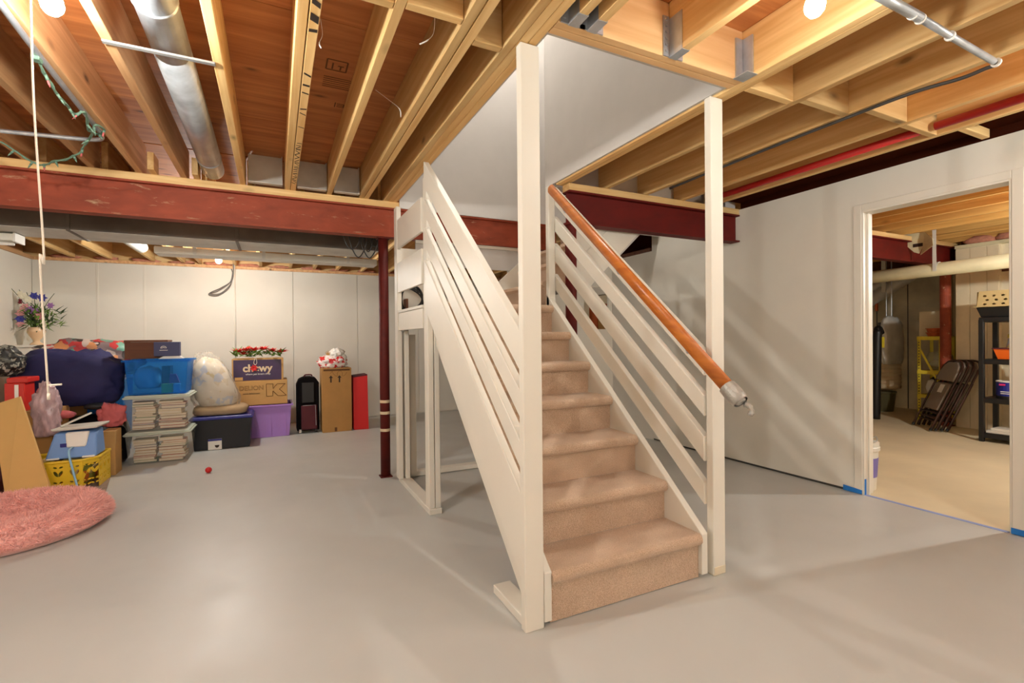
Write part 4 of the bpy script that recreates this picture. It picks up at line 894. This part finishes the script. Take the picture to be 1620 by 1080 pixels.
# bags and boxes behind
tag(box(-2.5, -1.72, 5.45, 5.85, .001, .62).build('cardboard_box', M['card_dark'], None, bev=.004), 'large plain cardboard box carrying the red canister', 'box')
x0, x1, z0, z1 = px_rect(5, 598, 44, 634, 5.48)
rc = thing('canister', 'bright red square canister with lid at the left of the navy bag', 'canister', ((x0+x1)/2, 5.58, .622))
M['redcan'] = mat('red_tin', (206, 48, 38), .4)
box(x0, x1-.02, 5.49, 5.68, .622, z1-.045).build('body', M['redcan'], rc, bev=.006); box(x0+.02, x1+.006, 5.475, 5.70, z1-.045, z1).build('lid', M['redcan'], rc, bev=.006)
MB().box(x1-.085, x1-.06, 5.486, 5.4895, .66, z1-.06).build('paper_strip', M['paper'], rc)
M['plaid'] = mat('pinkish_film', (200, 168, 172), .25, var=.45, vscale=16, stretch=(1, 1, .4), bump=.6, bscale=18)
soft('plastic_bag', 'pinkish striped clear plastic bag beside the red canister', 'bag', (-1.75, 5.46, .60), (.085, .06, .24), M['plaid'], seed=31, sub=4, amp=.3, power=3.4, fold=.3)
M['bw'] = patches('black_white_print', [(26, 25, 24), (150, 150, 138), (40, 40, 38), (30, 30, 28), (90, 90, 82), (36, 34, 32)], 40, .6, .4)
x0, x1, z0, z1 = px_rect(-30, 552, 39, 594, 5.75)
soft('handbag', 'black and white patterned soft bag on the canister at far left', 'bag', ((x0+x1)/2, 5.74, z0+.12), ((x1-x0)/2, .16, .145), M['bw'], seed=33, sub=4, amp=.2)
soft('trash_bag', 'big black plastic bag under the navy bag', 'bag', (-1.66, 6.07, .22), (.34, .19, .265), M['black_bag'], seed=43, sub=4, amp=.08, power=3.4, fold=.06)
soft('duffel_bag', 'large navy cloth bag on top of the black plastic bag', 'bag', tuple(at(112, 602, 'y', 6.05)), (.40, .2, .29), M['navy'], seed=44, sub=4, amp=.14, power=3.0, fold=.2)
soft('pink_cloth', 'pink cloth draped beside the clear book bins', 'cloth', tuple(at(177, 657, 'y', 5.78)), (.10, .06, .125), M['pink_cloth'], seed=47, sub=4, amp=.35, fold=.3)
soft('pink_cloth', 'pink cloth peeking out under the navy bag at left', 'cloth', (-1.73, 5.70, .55), (.10, .06, .04), M['pink_cloth'], seed=48, sub=3)
soft('sneaker', 'white edged black shoe lying on the black plastic bag', 'shoe', (-1.50, 5.80, .60), (.10, .05, .035), M['black'], seed=50, sub=3)
x0, x1, z0, z1 = px_rect(150, 598, 189, 626, 6.45)
b3 = storage_bin('storage_bin', 'bright blue lidded bin half hidden behind the translucent blue bin', x0-.05, x1+.02, 6.45, 6.8, .002, z1-.03, 'clear_blue', 'sky', .035)
soft('linen', 'cream linen heap on the hidden blue bin', 'cloth', (x0+.16, 6.58, z1+.10), (.18, .1, .10), M['tape_cream'], seed=52, sub=3)
t = thing('dresser', 'low orange brown wooden dresser behind the navy bag', 'dresser', (-1.95, 6.9, 0))
x0, x1, z0, z1 = px_rect(36, 571, 106, 600, 6.65)
box(x0, x1, 6.67, 7.1, .001, z1-.03).build('carcass', M['oak'], t, bev=.004); box(x0-.02, x1+.02, 6.64, 7.12, z1-.03, z1).build('top', M['oak'], t, bev=.004)
for k in range(3): box(x0+.02, x1-.02, 6.655, 6.67, .05+.3*k, .31+.3*k).build('drawer', M['oak'], t, bev=.003)
DZ1 = z1
M['print_cloth'] = patches('colour_print_cloth', [(190, 60, 60), (110, 160, 140), (210, 140, 90), (70, 60, 56), (200, 180, 170), (130, 110, 110)], 15, .5, .5)
soft('fabric_bag', 'heap of colourful printed fabrics in a clear bag behind the navy bag', 'bag', tuple(at(146, 566, 'y', 6.55)), (.44, .2, .19), M['print_cloth'], seed=61, sub=4, amp=.2, power=2.6, fold=.15)
tag(box(-1.90, -1.58, 6.48, 6.62, .001, .80).build('cardboard_box', M['card_dark'], None, bev=.003), 'tall plain cardboard box hidden below the printed fabrics', 'box')
soft('blue_garment', 'black and blue garment lying on the dresser below the flower vase', 'clothes', (-1.95, 6.85, DZ1+.035), (.24, .12, .045), patches('black_blue_cloth', [(28, 26, 30), (40, 120, 190), (30, 28, 34)], 7), seed=66, sub=3)
wc = thing('white_cabinet', 'white cabinet in the left corner under the flower vase', 'cabinet', (-2.25, 7.4, 0))
x0, x1, z0, z1 = px_rect(12, 546, 94, 600, 7.15)
box(-2.58, x1, 7.17, 7.70, .001, z1-.025).build('carcass', M['white'], wc, bev=.004); box(-2.59, x1+.01, 7.15, 7.71, z1-.025, z1).build('top', M['white'], wc, bev=.003)
CZ = z1
# vase of flowers
vp = at(58, 540, 'y', 7.3); vx, vy = vp.x, 7.30
vs = thing('flower_vase', 'cream urn vase with mixed artificial flowers on the white cabinet', 'vase', (vx, vy, CZ))
M['urn'] = mat('cream_ceramic', (226, 190, 150), .35, var=.06)
MB().lathe((vx, vy, CZ), [(.055, .001), (.058, .012), (.03, .035), (.028, .05), (.05, .085), (.078, .14), (.08, .165), (.066, .19), (.07, .20)], 24).build('urn', M['urn'], vs, smooth=True)
rr = random.Random(9); gz = CZ+.26
g1 = MB(); g2 = MB()
for i in range(230):
    q = rr.uniform(0, 2*PI); r_ = min(.19, abs(rr.gauss(0, .14))); c = Vector((vx+r_*math.cos(q)*1.1, vy+r_*math.sin(q)*.6, gz+rr.uniform(-.07, .15)))
    c.x = max(c.x, -2.46)
    leaf(g1 if i % 2 else g2, c, (c.x-vx+rr.uniform(-.1, .1), (c.y-vy)-.06, rr.uniform(-.12, .25)), rr.uniform(.06, .12), .028)
tag(g1.build('leaves', M['green'], vs), kind='stuff'); tag(g2.build('leaves', M['dark_green'], vs), kind='stuff')
FC = {'violet': (150, 104, 160), 'rose': (214, 150, 150), 'indigo': (60, 60, 140), 'ivory': (222, 214, 190), 'wine': (110, 30, 40)}
FM = {k: mat('petal_'+k, v, .8) for k, v in FC.items()}
def px_f(u, v): return at(u, v, 'y', vy-.06)
for u, v, col, s in ((54, 468, 'indigo', .05), (67, 471, 'indigo', .05), (19, 504, 'indigo', .055), (36, 492, 'rose', .05), (46, 490, 'violet', .055), (61, 500, 'rose', .05), (30, 496, 'rose', .05), (80, 483, 'violet', .04), (40, 485, 'rose', .045),
                     (26, 478, 'wine', .025), (30, 474, 'wine', .02), (45, 473, 'ivory', .05), (36, 468, 'ivory', .05), (30, 512, 'rose', .045), (70, 512, 'ivory', .04), (27, 464, 'ivory', .035), (56, 492, 'violet', .04)):
    c = px_f(u, v); c.x = max(c.x, -2.53); fb = MB()
    for ring, e_ in ((0, -.1), (1, .5)):
        for k in range(6): q = 2*PI*k/6+ring*.5; leaf(fb, c, (math.cos(q), -.2-e_*.6, math.sin(q)), s*(1 if ring == 0 else .7), s*.75, Vector((0, -1, 0)))
    fb.build('flower', FM[col], vs)
stm_ = MB()
for u, v in ((17, 455), (30, 458), (42, 462), (86, 464), (54, 470), (67, 473), (80, 484), (19, 506)):
    stm_.tube(smooth_path([(vx, vy, CZ+.2), (px_f(u, v)+Vector((vx, vy, CZ+.3)))/2, px_f(u, v)], 4), .003, 5)
stm_.build('stems', M['dark_green'], vs)
# pink fluffy pet bed
fx, fy, FR = -1.56, 4.16, .36
bed = thing('pet_bed', 'round fluffy pink pet bed on the floor at the far left', 'pet bed', (fx, fy, 0))
M['fur'] = mat('pink_fur', (255, 192, 182), .95, var=.16, vscale=14, sheen=.4)
prof = [(.02, .004), (.50, .004), (.535, .04), (.52, .10), (.45, .15), (.37, .14), (.30, .09), (.24, .05), (.02, .04)]
MB().lathe((fx, fy, 0), prof, 40).build('cushion', M['fur'], bed, smooth=True)
N = 26000; g = np.random.default_rng(5)
pr = np.array([(.50, .01), (.535, .04), (.52, .10), (.45, .15), (.37, .14), (.30, .09), (.24, .05), (.02, .04)])
seg = np.linalg.norm(np.diff(pr, axis=0), axis=1)*(pr[:-1, 0]+pr[1:, 0]); si = g.choice(len(seg), N, p=seg/seg.sum()); tt_ = g.random(N)
P0 = pr[si]+(pr[si+1]-pr[si])*tt_[:, None]; dd = pr[si+1]-pr[si]; nn = np.stack([-dd[:, 1], dd[:, 0]], 1); nn /= np.linalg.norm(nn, axis=1)[:, None]; nn *= np.where(si < 2, 1, 1)[:, None]
nn = np.where((nn[:, 1:2] < -.2), -nn, nn); nn = np.stack([np.where(si == 0, abs(nn[:, 0]), np.where(si == 1, abs(nn[:, 0]), nn[:, 0])), np.abs(nn[:, 1])], 1)
th = g.random(N)*2*PI; er = np.stack([np.cos(th), np.sin(th), 0*th], 1); et = np.stack([-np.sin(th), np.cos(th), 0*th], 1); ez = np.array([0, 0, 1.])
base = er*P0[:, :1]+ez*P0[:, 1:2]+np.array([fx, fy, 0])
nrm3 = er*nn[:, :1]+ez*nn[:, 1:2]; dirv = nrm3+er*.35*g.normal(size=(N, 1))+et*.55*g.normal(size=(N, 1))-ez*.3
dirv /= np.linalg.norm(dirv, axis=1)[:, None]; L = (.022+.02*g.random(N))[:, None]; sd_ = np.cross(dirv, g.normal(size=(N, 3))); sd_ /= np.linalg.norm(sd_, axis=1)[:, None]
tip = base+dirv*L; tip[:, 2] = np.maximum(tip[:, 2], .003); base[:, 2] = np.maximum(base[:, 2], .004); V = np.concatenate([base-sd_*.0028, base+sd_*.0028, tip]); idx = np.arange(N)
me = bpy.data.meshes.new('fur'); me.from_pydata([tuple(v) for v in V-np.array([fx, fy, 0])], [], [(i, i+N, i+2*N) for i in range(N)]); me.materials.append(M['fur'])
fo = bpy.data.objects.new('fur', me); COL.objects.link(fo); fo.parent = bed; ORG['fur'] = (fx, fy, 0); tag(fo, kind='stuff')
# masking tape at the doorway
def tape(lab, pts, mt, h=.0012, off=None):
    tag(MB().prism(pts, off or (0, 0, h)).build('masking_tape', M[mt], None), lab, 'tape')
tape('pale blue masking tape strip along the doorway floor edge', [(XR-.005, D0+.02, .0005), (XR+.03, D0+.02, .0005), (XR+.03, D1-.01, .0005), (XR-.005, D1-.01, .0005)], 'tape_faded')
tape('bright blue masking tape at the foot of the left door casing', [(XR-.0092, D1-.004, .004), (XR-.0092, D1+.13, .004), (XR-.0092, D1+.13, .045), (XR-.0092, D1-.004, .035)], 'tape_blue', off=(-.001, 0, 0))
tape('bright blue masking tape rising on the edge of the left door jamb', [(XR-.002, D1-.0185, .002), (XR+.02, D1-.0185, .002), (XR+.02, D1-.0185, .12), (XR-.002, D1-.0185, .12)], 'tape_blue', off=(0, -.001, 0))
tape('bright blue masking tape at the foot of the right door casing', [(XR-.0092, D0-.1, .004), (XR-.0092, D0+.01, .004), (XR-.0092, D0+.01, .04), (XR-.0092, D0-.1, .04)], 'tape_blue', off=(-.001, 0, 0))
# ================================================================== UTILITY ROOM
# four folded chairs leaning on the wall
TH = math.atan2(-.71, -.70); TILT = -math.radians(23)
def make_chair(label):
    t = thing('folding_chair', label, 'chair', (0, 0, 0), 'folded chairs in the utility room')
    W2 = .225
    MB().tube(smooth_path([(-W2, 0, .01), (-W2, 0, .70), (-W2+.04, 0, .82), (-.10, 0, .865), (.10, 0, .865), (W2-.04, 0, .82), (W2, 0, .70), (W2, 0, .01)], 5), .0125, 8).build('front_frame', M['brown_metal'], t, smooth=True)
    MB().tube([(-W2+.035, .028, .02), (-W2+.035, .024, .60)], .011, 8).build('rear_leg', M['brown_metal'], t, smooth=True)
    MB().tube([(W2-.035, .028, .02), (W2-.035, .024, .60)], .011, 8).build('rear_leg', M['brown_metal'], t, smooth=True)
    for z in (.15, .21): MB().tube([(-W2, .0, z), (W2, .0, z)], .009, 8).build('crossbar', M['brown_metal'], t, smooth=True)
    MB().tube([(-W2+.035, .028, .12), (W2-.035, .028, .12)], .009, 8).build('crossbar', M['brown_metal'], t, smooth=True)
    MB().box(-.165, .165, -.014, .016, .245, .585).build('seat', M['brown_vinyl'], t, bev=.012, seg=2)
    pts = [(-.20, .61), (.20, .61), (.205, .72), (.17, .80), (.10, .845), (-.10, .845), (-.17, .80), (-.205, .72)]
    MB().prism([(a, -.022, b) for a, b in pts], (0, .03, 0)).build('backrest', M['brown_vinyl'], t, bev=.012, seg=2)
    for x in (-W2, W2): MB().lathe((x, 0, .0), [(.016, 0), (.016, .03)], 10).build('foot_cap', M['black'], t)
    return t
LAB = ['taupe folded metal chair at the front of the leaning row, white label on its seat', 'second folded chair in the leaning row, right behind the labelled one',
       'third folded chair in the leaning row beside the white wall', 'rearmost folded chair of the leaning row, nearest the black shelf']
ch0 = make_chair(LAB[0]); base = Vector((7.42, 3.27, .012)); dv = Vector((.71, -.70, 0))
for i in range(4):
    c = ch0 if i == 0 else copy_tree(ch0, (0, 0, 0))
    c.location = base+dv*(.056*i); c.rotation_euler = (TILT, 0, TH); c.scale = (1, 1, 1.07); c['label'] = LAB[i]
lb = MB().box(-.03, .075, -.0165, -.0145, .46, .56).build('paper_label', M['paper'], ch0)
# black plastic shelf unit
X0, X1, Y0, Y1 = 7.08, 7.46, 1.70, 2.58
sh = thing('shelf_unit', 'black plastic shelf unit at the right of the utility doorway view', 'shelf', (X0, Y1, 0))
LV = (.10, .49, .92, 1.385)
for x in (X0+.02, X1-.02):
    for y in (Y0+.02, Y1-.02): box(x-.022, x+.022, y-.022, y+.022, .0, 1.36).build('post', M['black'], sh, bev=.004)
for z in LV: box(X0, X1, Y0, Y1, z-.055, z).build('shelf_board', M['black'], sh, bev=.006)
z = LV[3]
t = thing('black_tub', 'black plastic tub on the top board of the black shelf unit', 'tub', (7.25, 2.3, z))
shell(X0+.03, X1-.05, 1.95, Y1-.01, z+.002, z+.11, .03).build('tub_body', M['black'], t, bev=.004)
M['tan_pl'] = mat('tan_plastic', (196, 172, 120), .5)
t = thing('tan_basket', 'upturned tan plastic basket with round holes on the black tub', 'basket', (7.25, 2.3, z+.135))
hs = [ell(.07+.075*i+.02*(j % 2), .03+.045*j, .016, .011) for i in range(7) for j in range(3)]
hs2 = [ell(.06+.075*i, .03+.045*j, .009, .013) for i in range(4) for j in range(3)]
zb = z+.114
for (o_, xd, L, hh) in (((X0+.0, Y1+.015, zb), (0, -1, 0), .62, hs), ((X1-.03, Y1+.015, zb), (0, -1, 0), .62, hs), ((X0+.0, Y1+.015, zb), (1, 0, 0), .35, hs2)):
    place_panel(holes_panel([(0, 0), (L, 0), (L-.02, .17), (.02, .17)], .17, hh, .005), 'side_wall', M['tan_pl'], t, o_, xd, (0, 0, 1))
box(X0+.0, X1-.03, Y1-.585, Y1-.005, zb+.17, zb+.176).build('base', M['tan_pl'], t)
box(X0-.03, X0-.001, Y1-.62, Y1+.035, zb-.0, zb+.008).build('rim', M['tan_pl'], t)
z = LV[2]
t = thing('orange_tub', 'orange plastic tub on the second board of the black shelf unit', 'tub', (7.25, 2.25, z))
shell(X0+.06, X1-.08, 2.02, 2.44, z+.002, z+.12, .03).build('tub_body', M['orange'], t, bev=.005); rimmed(X0+.03, X1-.05, 1.99, 2.47, z+.124, .008, .012).build('rim', M['maroon'], t)
M['pastel'] = patches('pastel_print', [(226, 190, 200), (210, 220, 160), (226, 226, 220), (180, 200, 220), (240, 170, 140)], 12, .5, .4)
soft('gift_basket', 'pastel gift bag with green and yellow trim inside the orange tub', 'bag', (7.26, 2.24, z+.155), (.12, .17, .13), M['pastel'], seed=71, sub=3)
soft('green_bow', 'green bow on the pastel gift bag', 'bow', (7.20, 2.26, z+.30), (.06, .07, .04), M['green'], seed=72, sub=3, amp=.35, flat=False)
soft('yellow_tissue', 'yellow tissue paper beside the green bow', 'paper', (7.19, 2.31, z+.255), (.06, .06, .04), M['yellow'], seed=73, sub=3, amp=.35, flat=False)
z = LV[1]
M['can_blue'] = mat('royal_blue_label', (34, 44, 140), .4)
t = thing('paint_can', 'royal blue can with small lettering on the third board of the black shelf unit', 'can', (7.22, 2.38, z))
MB().lathe((7.24, 2.36, z+.001), [(.125, 0), (.125, .03)], 24).build('can_bottom', M['black'], t, smooth=False); MB().lathe((7.24, 2.36, z+.031), [(.124, 0), (.124, .15)], 24).build('can_label', M['can_blue'], t)
MB().lathe((7.24, 2.36, z+.181), [(.126, 0), (.126, .012), (.11, .012), (.10, .006)], 24).build('can_lid', M['paper'], t)
box(7.108, 7.116, 2.37, 2.42, z+.145, z+.165).build('logo', M['magenta'], t)
for k in range(2): box(7.112, 7.118, 2.31, 2.41, z+.055+.02*k, z+.062+.02*k).build('small_print', M['paper'], t)
for i, (yy, lab) in enumerate(((2.19, 'white carton with green top beside the blue can'), (2.095, 'second white carton with green top, right of the first'))):
    t = thing('carton', lab, 'box', (7.15, yy, z)); box(7.11, 7.2, yy-.045, yy+.045, z+.001, z+.075).build('carton_body', M['paper'], t, bev=.002); box(7.109, 7.201, yy-.046, yy+.046, z+.0755, z+.115).build('carton_top', M['dark_green'], t, bev=.002)
tag(MB().box(X0+.03, X1-.03, 1.8, 2.53, LV[0]+.001, LV[0]+.03).box(X0+.05, X1-.06, 1.85, 2.50, LV[0]+.031, LV[0]+.055).build('flat_panel', M['pvc'], None, bev=.003), 'flat white panels lying on the lowest board of the black shelf unit', 'panel')
# yellow steel shelf
YX = 8.1; yy1 = at(1451, 532, 'x', YX).y; yy0 = at(1491, 530, 'x', YX).y
ys = thing('shelf_unit', 'yellow slotted steel shelf with a diagonal brace beside the red brown column', 'shelf', (YX, yy0, 0)); YT = at(1470, 532, 'x', YX).z
for y, sg in ((yy1, -1), (yy0, 1)):
    for x in (YX, YX+.34): MB().box(x, x+.004, min(y, y+sg*.04), max(y, y+sg*.04), 0, YT).box(x, x+.04, min(y, y+sg*.004), max(y, y+sg*.004), 0, YT).build('upright', M['yellow'], ys)
LVY = [at(1470, v, 'x', YX).z for v in (624, 586)]+[YT]
for z in LVY: MB().box(YX-.008, YX-.002, yy0, yy1, z-.05, z).box(YX, YX+.40, yy0, yy1, z-.012, z-.006).build('shelf_board', M['yellow'], ys)
q0, q1 = at(1457, 555, 'x', YX-.012), at(1490, 615, 'x', YX-.012)
MB().quad_box([q0+Vector((0, 0, -.03)), q1+Vector((0, 0, -.03)), q1+Vector((.004, 0, -.03)), q0+Vector((.004, 0, -.03)), q0+Vector((0, 0, .03)), q1+Vector((0, 0, .03)), q1+Vector((.004, 0, .03)), q0+Vector((.004, 0, .03))]).build('brace', M['yellow'], ys)
hm = MB()
for k in range(28): hm.box(YX-.001, YX-.0002, yy1-.026, yy1-.014, .04+.04*k, .06+.04*k)
tag(hm.build('slot_holes', M['ink'], ys), kind='stuff')
ca, cb2 = at(1454, 493, 'x', YX+.2), at(1489, 531, 'x', YX+.2)
tag(box(YX+.2, YX+.38, cb2.y, ca.y, YT+.001, ca.z).build('carton', M['concrete_lit'], None, bev=.003), 'plain cream carton standing on the yellow steel shelf', 'box')
pc_ = at(1476, 520, 'x', YX+.11)
for k in range(2):
    tag(MB().lathe((pc_.x, pc_.y-.02, YT+.001+.056*k), [(.075, .0), (.09, .045), (.10, .045), (.10, .055), (.09, .055), (.07, .012)], 20).build('plant_saucer', M['terracotta'], None, smooth=False), ('lower' if k == 0 else 'upper')+' terracotta saucer in the pair on the yellow steel shelf', 'saucer')
M['glass'] = tinted('bowl_glass', (220, 220, 200), (.95, .95, .9, 1), .25, .1)
gy = (yy0+yy1)/2-.03; gxx = YX+.2; gz = LVY[1]
t = thing('glass_bowl', 'round clear glass bowl with white contents on the yellow steel shelf', 'bowl', (gxx, gy, gz))
MB().lathe((gxx, gy, gz+.001), [(.08, 0), (.13, .06), (.15, .14), (.14, .20), (.11, .25), (.105, .25), (.135, .195), (.145, .14), (.12, .066), (.07, .01)], 24).build('bowl_body', M['glass'], t, smooth=True)
lump((gxx, gy, gz+.09), (.11, .11, .05), 81, 3, .15).build('contents', M['paper'], t, smooth=True)
t = thing('helmet', 'black and white round helmet shaped item on the lower yellow shelf', 'helmet', (gxx, gy+.02, LVY[0]))
lump((gxx, gy+.02, LVY[0]+.115), (.13, .12, .135), 83, 3, .05).build('helmet_shell', M['black'], t, smooth=True); lump((gxx-.09, gy+.04, LVY[0]+.10), (.05, .08, .11), 85, 3, .1).build('face_guard', M['paper'], t, smooth=True)
# wrapped tank, hose and bucket at the left of the doorway
ty = 4.35
def ux(u, v=560): return at(u, v, 'y', ty).x
r_ = (ux(1413)-ux(1392))/2; cx = (ux(1413)+ux(1392))/2
t = thing('pleated_roll', 'cream pleated insulation roll hanging beside the grey sleeve', 'roll', (cx, ty, .33))
pf = [(r_*.5, 0)]+[(r_*(1 if k % 2 else .94), .02+.033*k) for k in range(28)]+[(r_*.75, .98), (r_*.5, 1.0)]
MB().lathe((cx, ty, .33), pf, 20).build('pleats', M['tape_cream'], t); MB().lathe((cx, ty, 1.331), [(r_*.6, 0), (r_*.6, .07)], 16).build('cap', M['dark_grey'], t)
MB().tube([(cx, ty, 1.40), (cx, ty, ZJ)], .008, 6).build('hanger_rod', M['galv'], t)
g0 = ux(1380); g1_ = ux(1400)
t = thing('garment_sleeve', 'silver grey fabric sleeve hanging behind the black hose', 'cover', ((g0+g1_)/2, 4.15, .7))
lump(((g0+g1_)/2-.1, 4.12, 1.08), ((g1_-g0)/2+.08, .07, .40), 91, 4, .08, 2, 3.5, fold=.1).build('sleeve', M['galv_dull'], t, smooth=True)
MB().tube([((g0+g1_)/2-.1, 4.12, 1.44), ((g0+g1_)/2-.1, 4.12, ZJ)], .008, 6).build('hanger_rod', M['galv'], t)
hx = at(1388, 560, 'y', 3.95).x
t = thing('vacuum_hose', 'thick black upright hose with a yellow tag inside the utility doorway', 'hose', (hx, 3.95, 0))
MB().tube(smooth_path([(hx-.05, 3.95, .0), (hx-.03, 3.95, .5), (hx, 3.95, 1.15), (hx+.02, 3.95, 1.25), (hx+.07, 3.97, 1.28), (hx+.11, 3.97, 1.22)], 6), .055, 12).build('hose', M['black'], t, smooth=True)
MB().box(hx+.0, hx+.055, 3.885, 3.892, 1.02, 1.17).build('tag', M['yellow'], t)
bx = at(1394, 640, 'y', 4.35).x
tag(MB().lathe((bx, 4.35, .001), [(.16, 0), (.19, .28), (.20, .29), (.20, .31), (.18, .31)], 20).build('bucket', mat('olive_plastic', (86, 80, 48), .5), None), 'olive plastic bucket below the cream pleated roll', 'bucket')
tag(MB().tube([at(1386, 466, 'y', 4.6), at(1387, 492, 'y', 4.6)], .022, 10).build('copper_pipe', M['terracotta'], None, smooth=True), 'short copper pipe above the grey fabric sleeve', 'pipe')
# pipes and ducts under the utility ceiling
a = at(1360, 441, 'x', 7.0); b = at(1640, 407, 'x', 7.0); dd_ = (a-b)
t = thing('drain_pipe', 'long cream plastic drain pipe crossing the utility doorway view', 'pipe', tuple((a+b)/2))
MB().tube([a+dd_*.6, b-dd_*.4], .078, 20).build('pipe', M['pvc_cream'], t, smooth=True)
h_ = at(1484, 425, 'x', 7.0); ht = Vector((h_.x, h_.y, ZJ+.05))
MB().box(h_.x-.085, h_.x-.081, h_.y-.018, h_.y+.018, h_.z-.02, ZJ+.05).lathe(h_, [(.081, -.018), (.081, .018)], 20, 'y').build('hanger_strap', M['galv_dull'], t)
tag(MB().tube([(9.0, 3.62, .3), (9.0, 3.62, 2.3)], .05, 14).build('vent_pipe', M['pvc_cream'], None, smooth=True), 'upright cream pipe behind the cream carton', 'pipe')
t = thing('flex_duct', 'pair of silver foil flexible ducts rising under the drain pipe', 'duct', at(1410, 455, 'x', 8.9))
for du, r_ in ((0, .10), (-26, .075)):
    q0, q1 = at(1350+du, 492+du*.3, 'x', 8.9), at(1452+du*.6, 428, 'x', 8.9); n_ = 26
    MB().tube([q0.lerp(q1, k/n_) for k in range(n_+1)], [r_*(1 if k % 2 else .9) for k in range(n_+1)], 14).build('foil_tube', M['galv_dull'], t, smooth=True)
MB().box(8.76, 8.78, at(1398, 440, 'x', 8.77).y-.03, at(1398, 440, 'x', 8.77).y+.03, at(1398, 462, 'x', 8.77).z, ZJ).build('hanger_strap', M['pvc'], t)
# folded cream board hanging from the joists
g = lambda u, v, x=7.0: at(u, v, 'x', x)
t = thing('hanging_board', 'creased cream board hanging below the utility joists', 'board', tuple(g(1450, 372)))
MB().prism([g(1415, 373), g(1462, 367), g(1461, 385), g(1454, 401), g(1446, 399)], (.012, 0, 0)).build('panel', M['pvc_cream'], t)
MB().prism([g(1462, 367), g(1475, 377, 6.9), g(1476, 388, 6.9), g(1456, 403), g(1461, 385)], (.012, 0, 0)).build('folded_flap', M['pvc_cream'], t)
MB().box(g(1450, 386).x-.003, g(1450, 386).x-.0005, g(1452, 386).y-.05, g(1452, 386).y+.05, g(1450, 388).z-.02, g(1450, 388).z+.02).build('slot', M['ink'], t)
# bucket just inside the doorway
p = at(1373, 775, 'z', 0); px_, py_ = p.x+.03, p.y+.09
t = thing('bucket', 'white plastic pail with a purple label just inside the left door jamb', 'bucket', (px_, py_, 0))
MB().lathe((px_, py_, .001), [(.12, 0), (.135, .30), (.145, .305), (.145, .33), (.14, .335), (.14, .365), (.12, .37)], 24).build('pail', M['pvc'], t)
MB().lathe((px_, py_, .10), [(.1262, 0), (.1345, .15)], 24).build('pail_label', mat('violet_label', (120, 110, 180), .5), t)
MB().tube(smooth_path([(px_+.14, py_, .345), (px_+.10, py_-.08, .40), (px_, py_-.13, .38), (px_-.10, py_-.08, .40), (px_-.14, py_, .345)], 5), .004, 6).build('handle', M['galv'], t)
# shelf with brown boxes glimpsed through the pass-through below the stair
t = thing('storage_table', 'dark table with brown boxes glimpsed through the opening under the upper stair flight', 'table', (4.5, 5.5, 0))
box(4.2, 4.8, 5.0, 6.1, 1.26, 1.30).build('top', M['dark_wood'], t)
for x in (4.22, 4.74):
    for y in (5.02, 6.04): box(x, x+.04, y, y+.04, 0, 1.26).build('leg', M['dark_wood'], t)
for i, (y0, y1, h, m_) in enumerate(((5.05, 5.3, .3, 'card_dark'), (5.33, 5.55, .42, 'dark_wood'), (5.58, 5.8, .28, 'card_dark'), (5.82, 6.02, .4, 'terracotta'))):
    tag(box(4.24, 4.6, y0, y1, 1.301, 1.30+h).build('box', M[m_], None, bev=.003), ['nearest small brown box', 'tall dark brown box', 'low brown box between darker ones', 'reddish brown box, rearmost'][i]+' on the dark table seen through the stair opening', 'box')
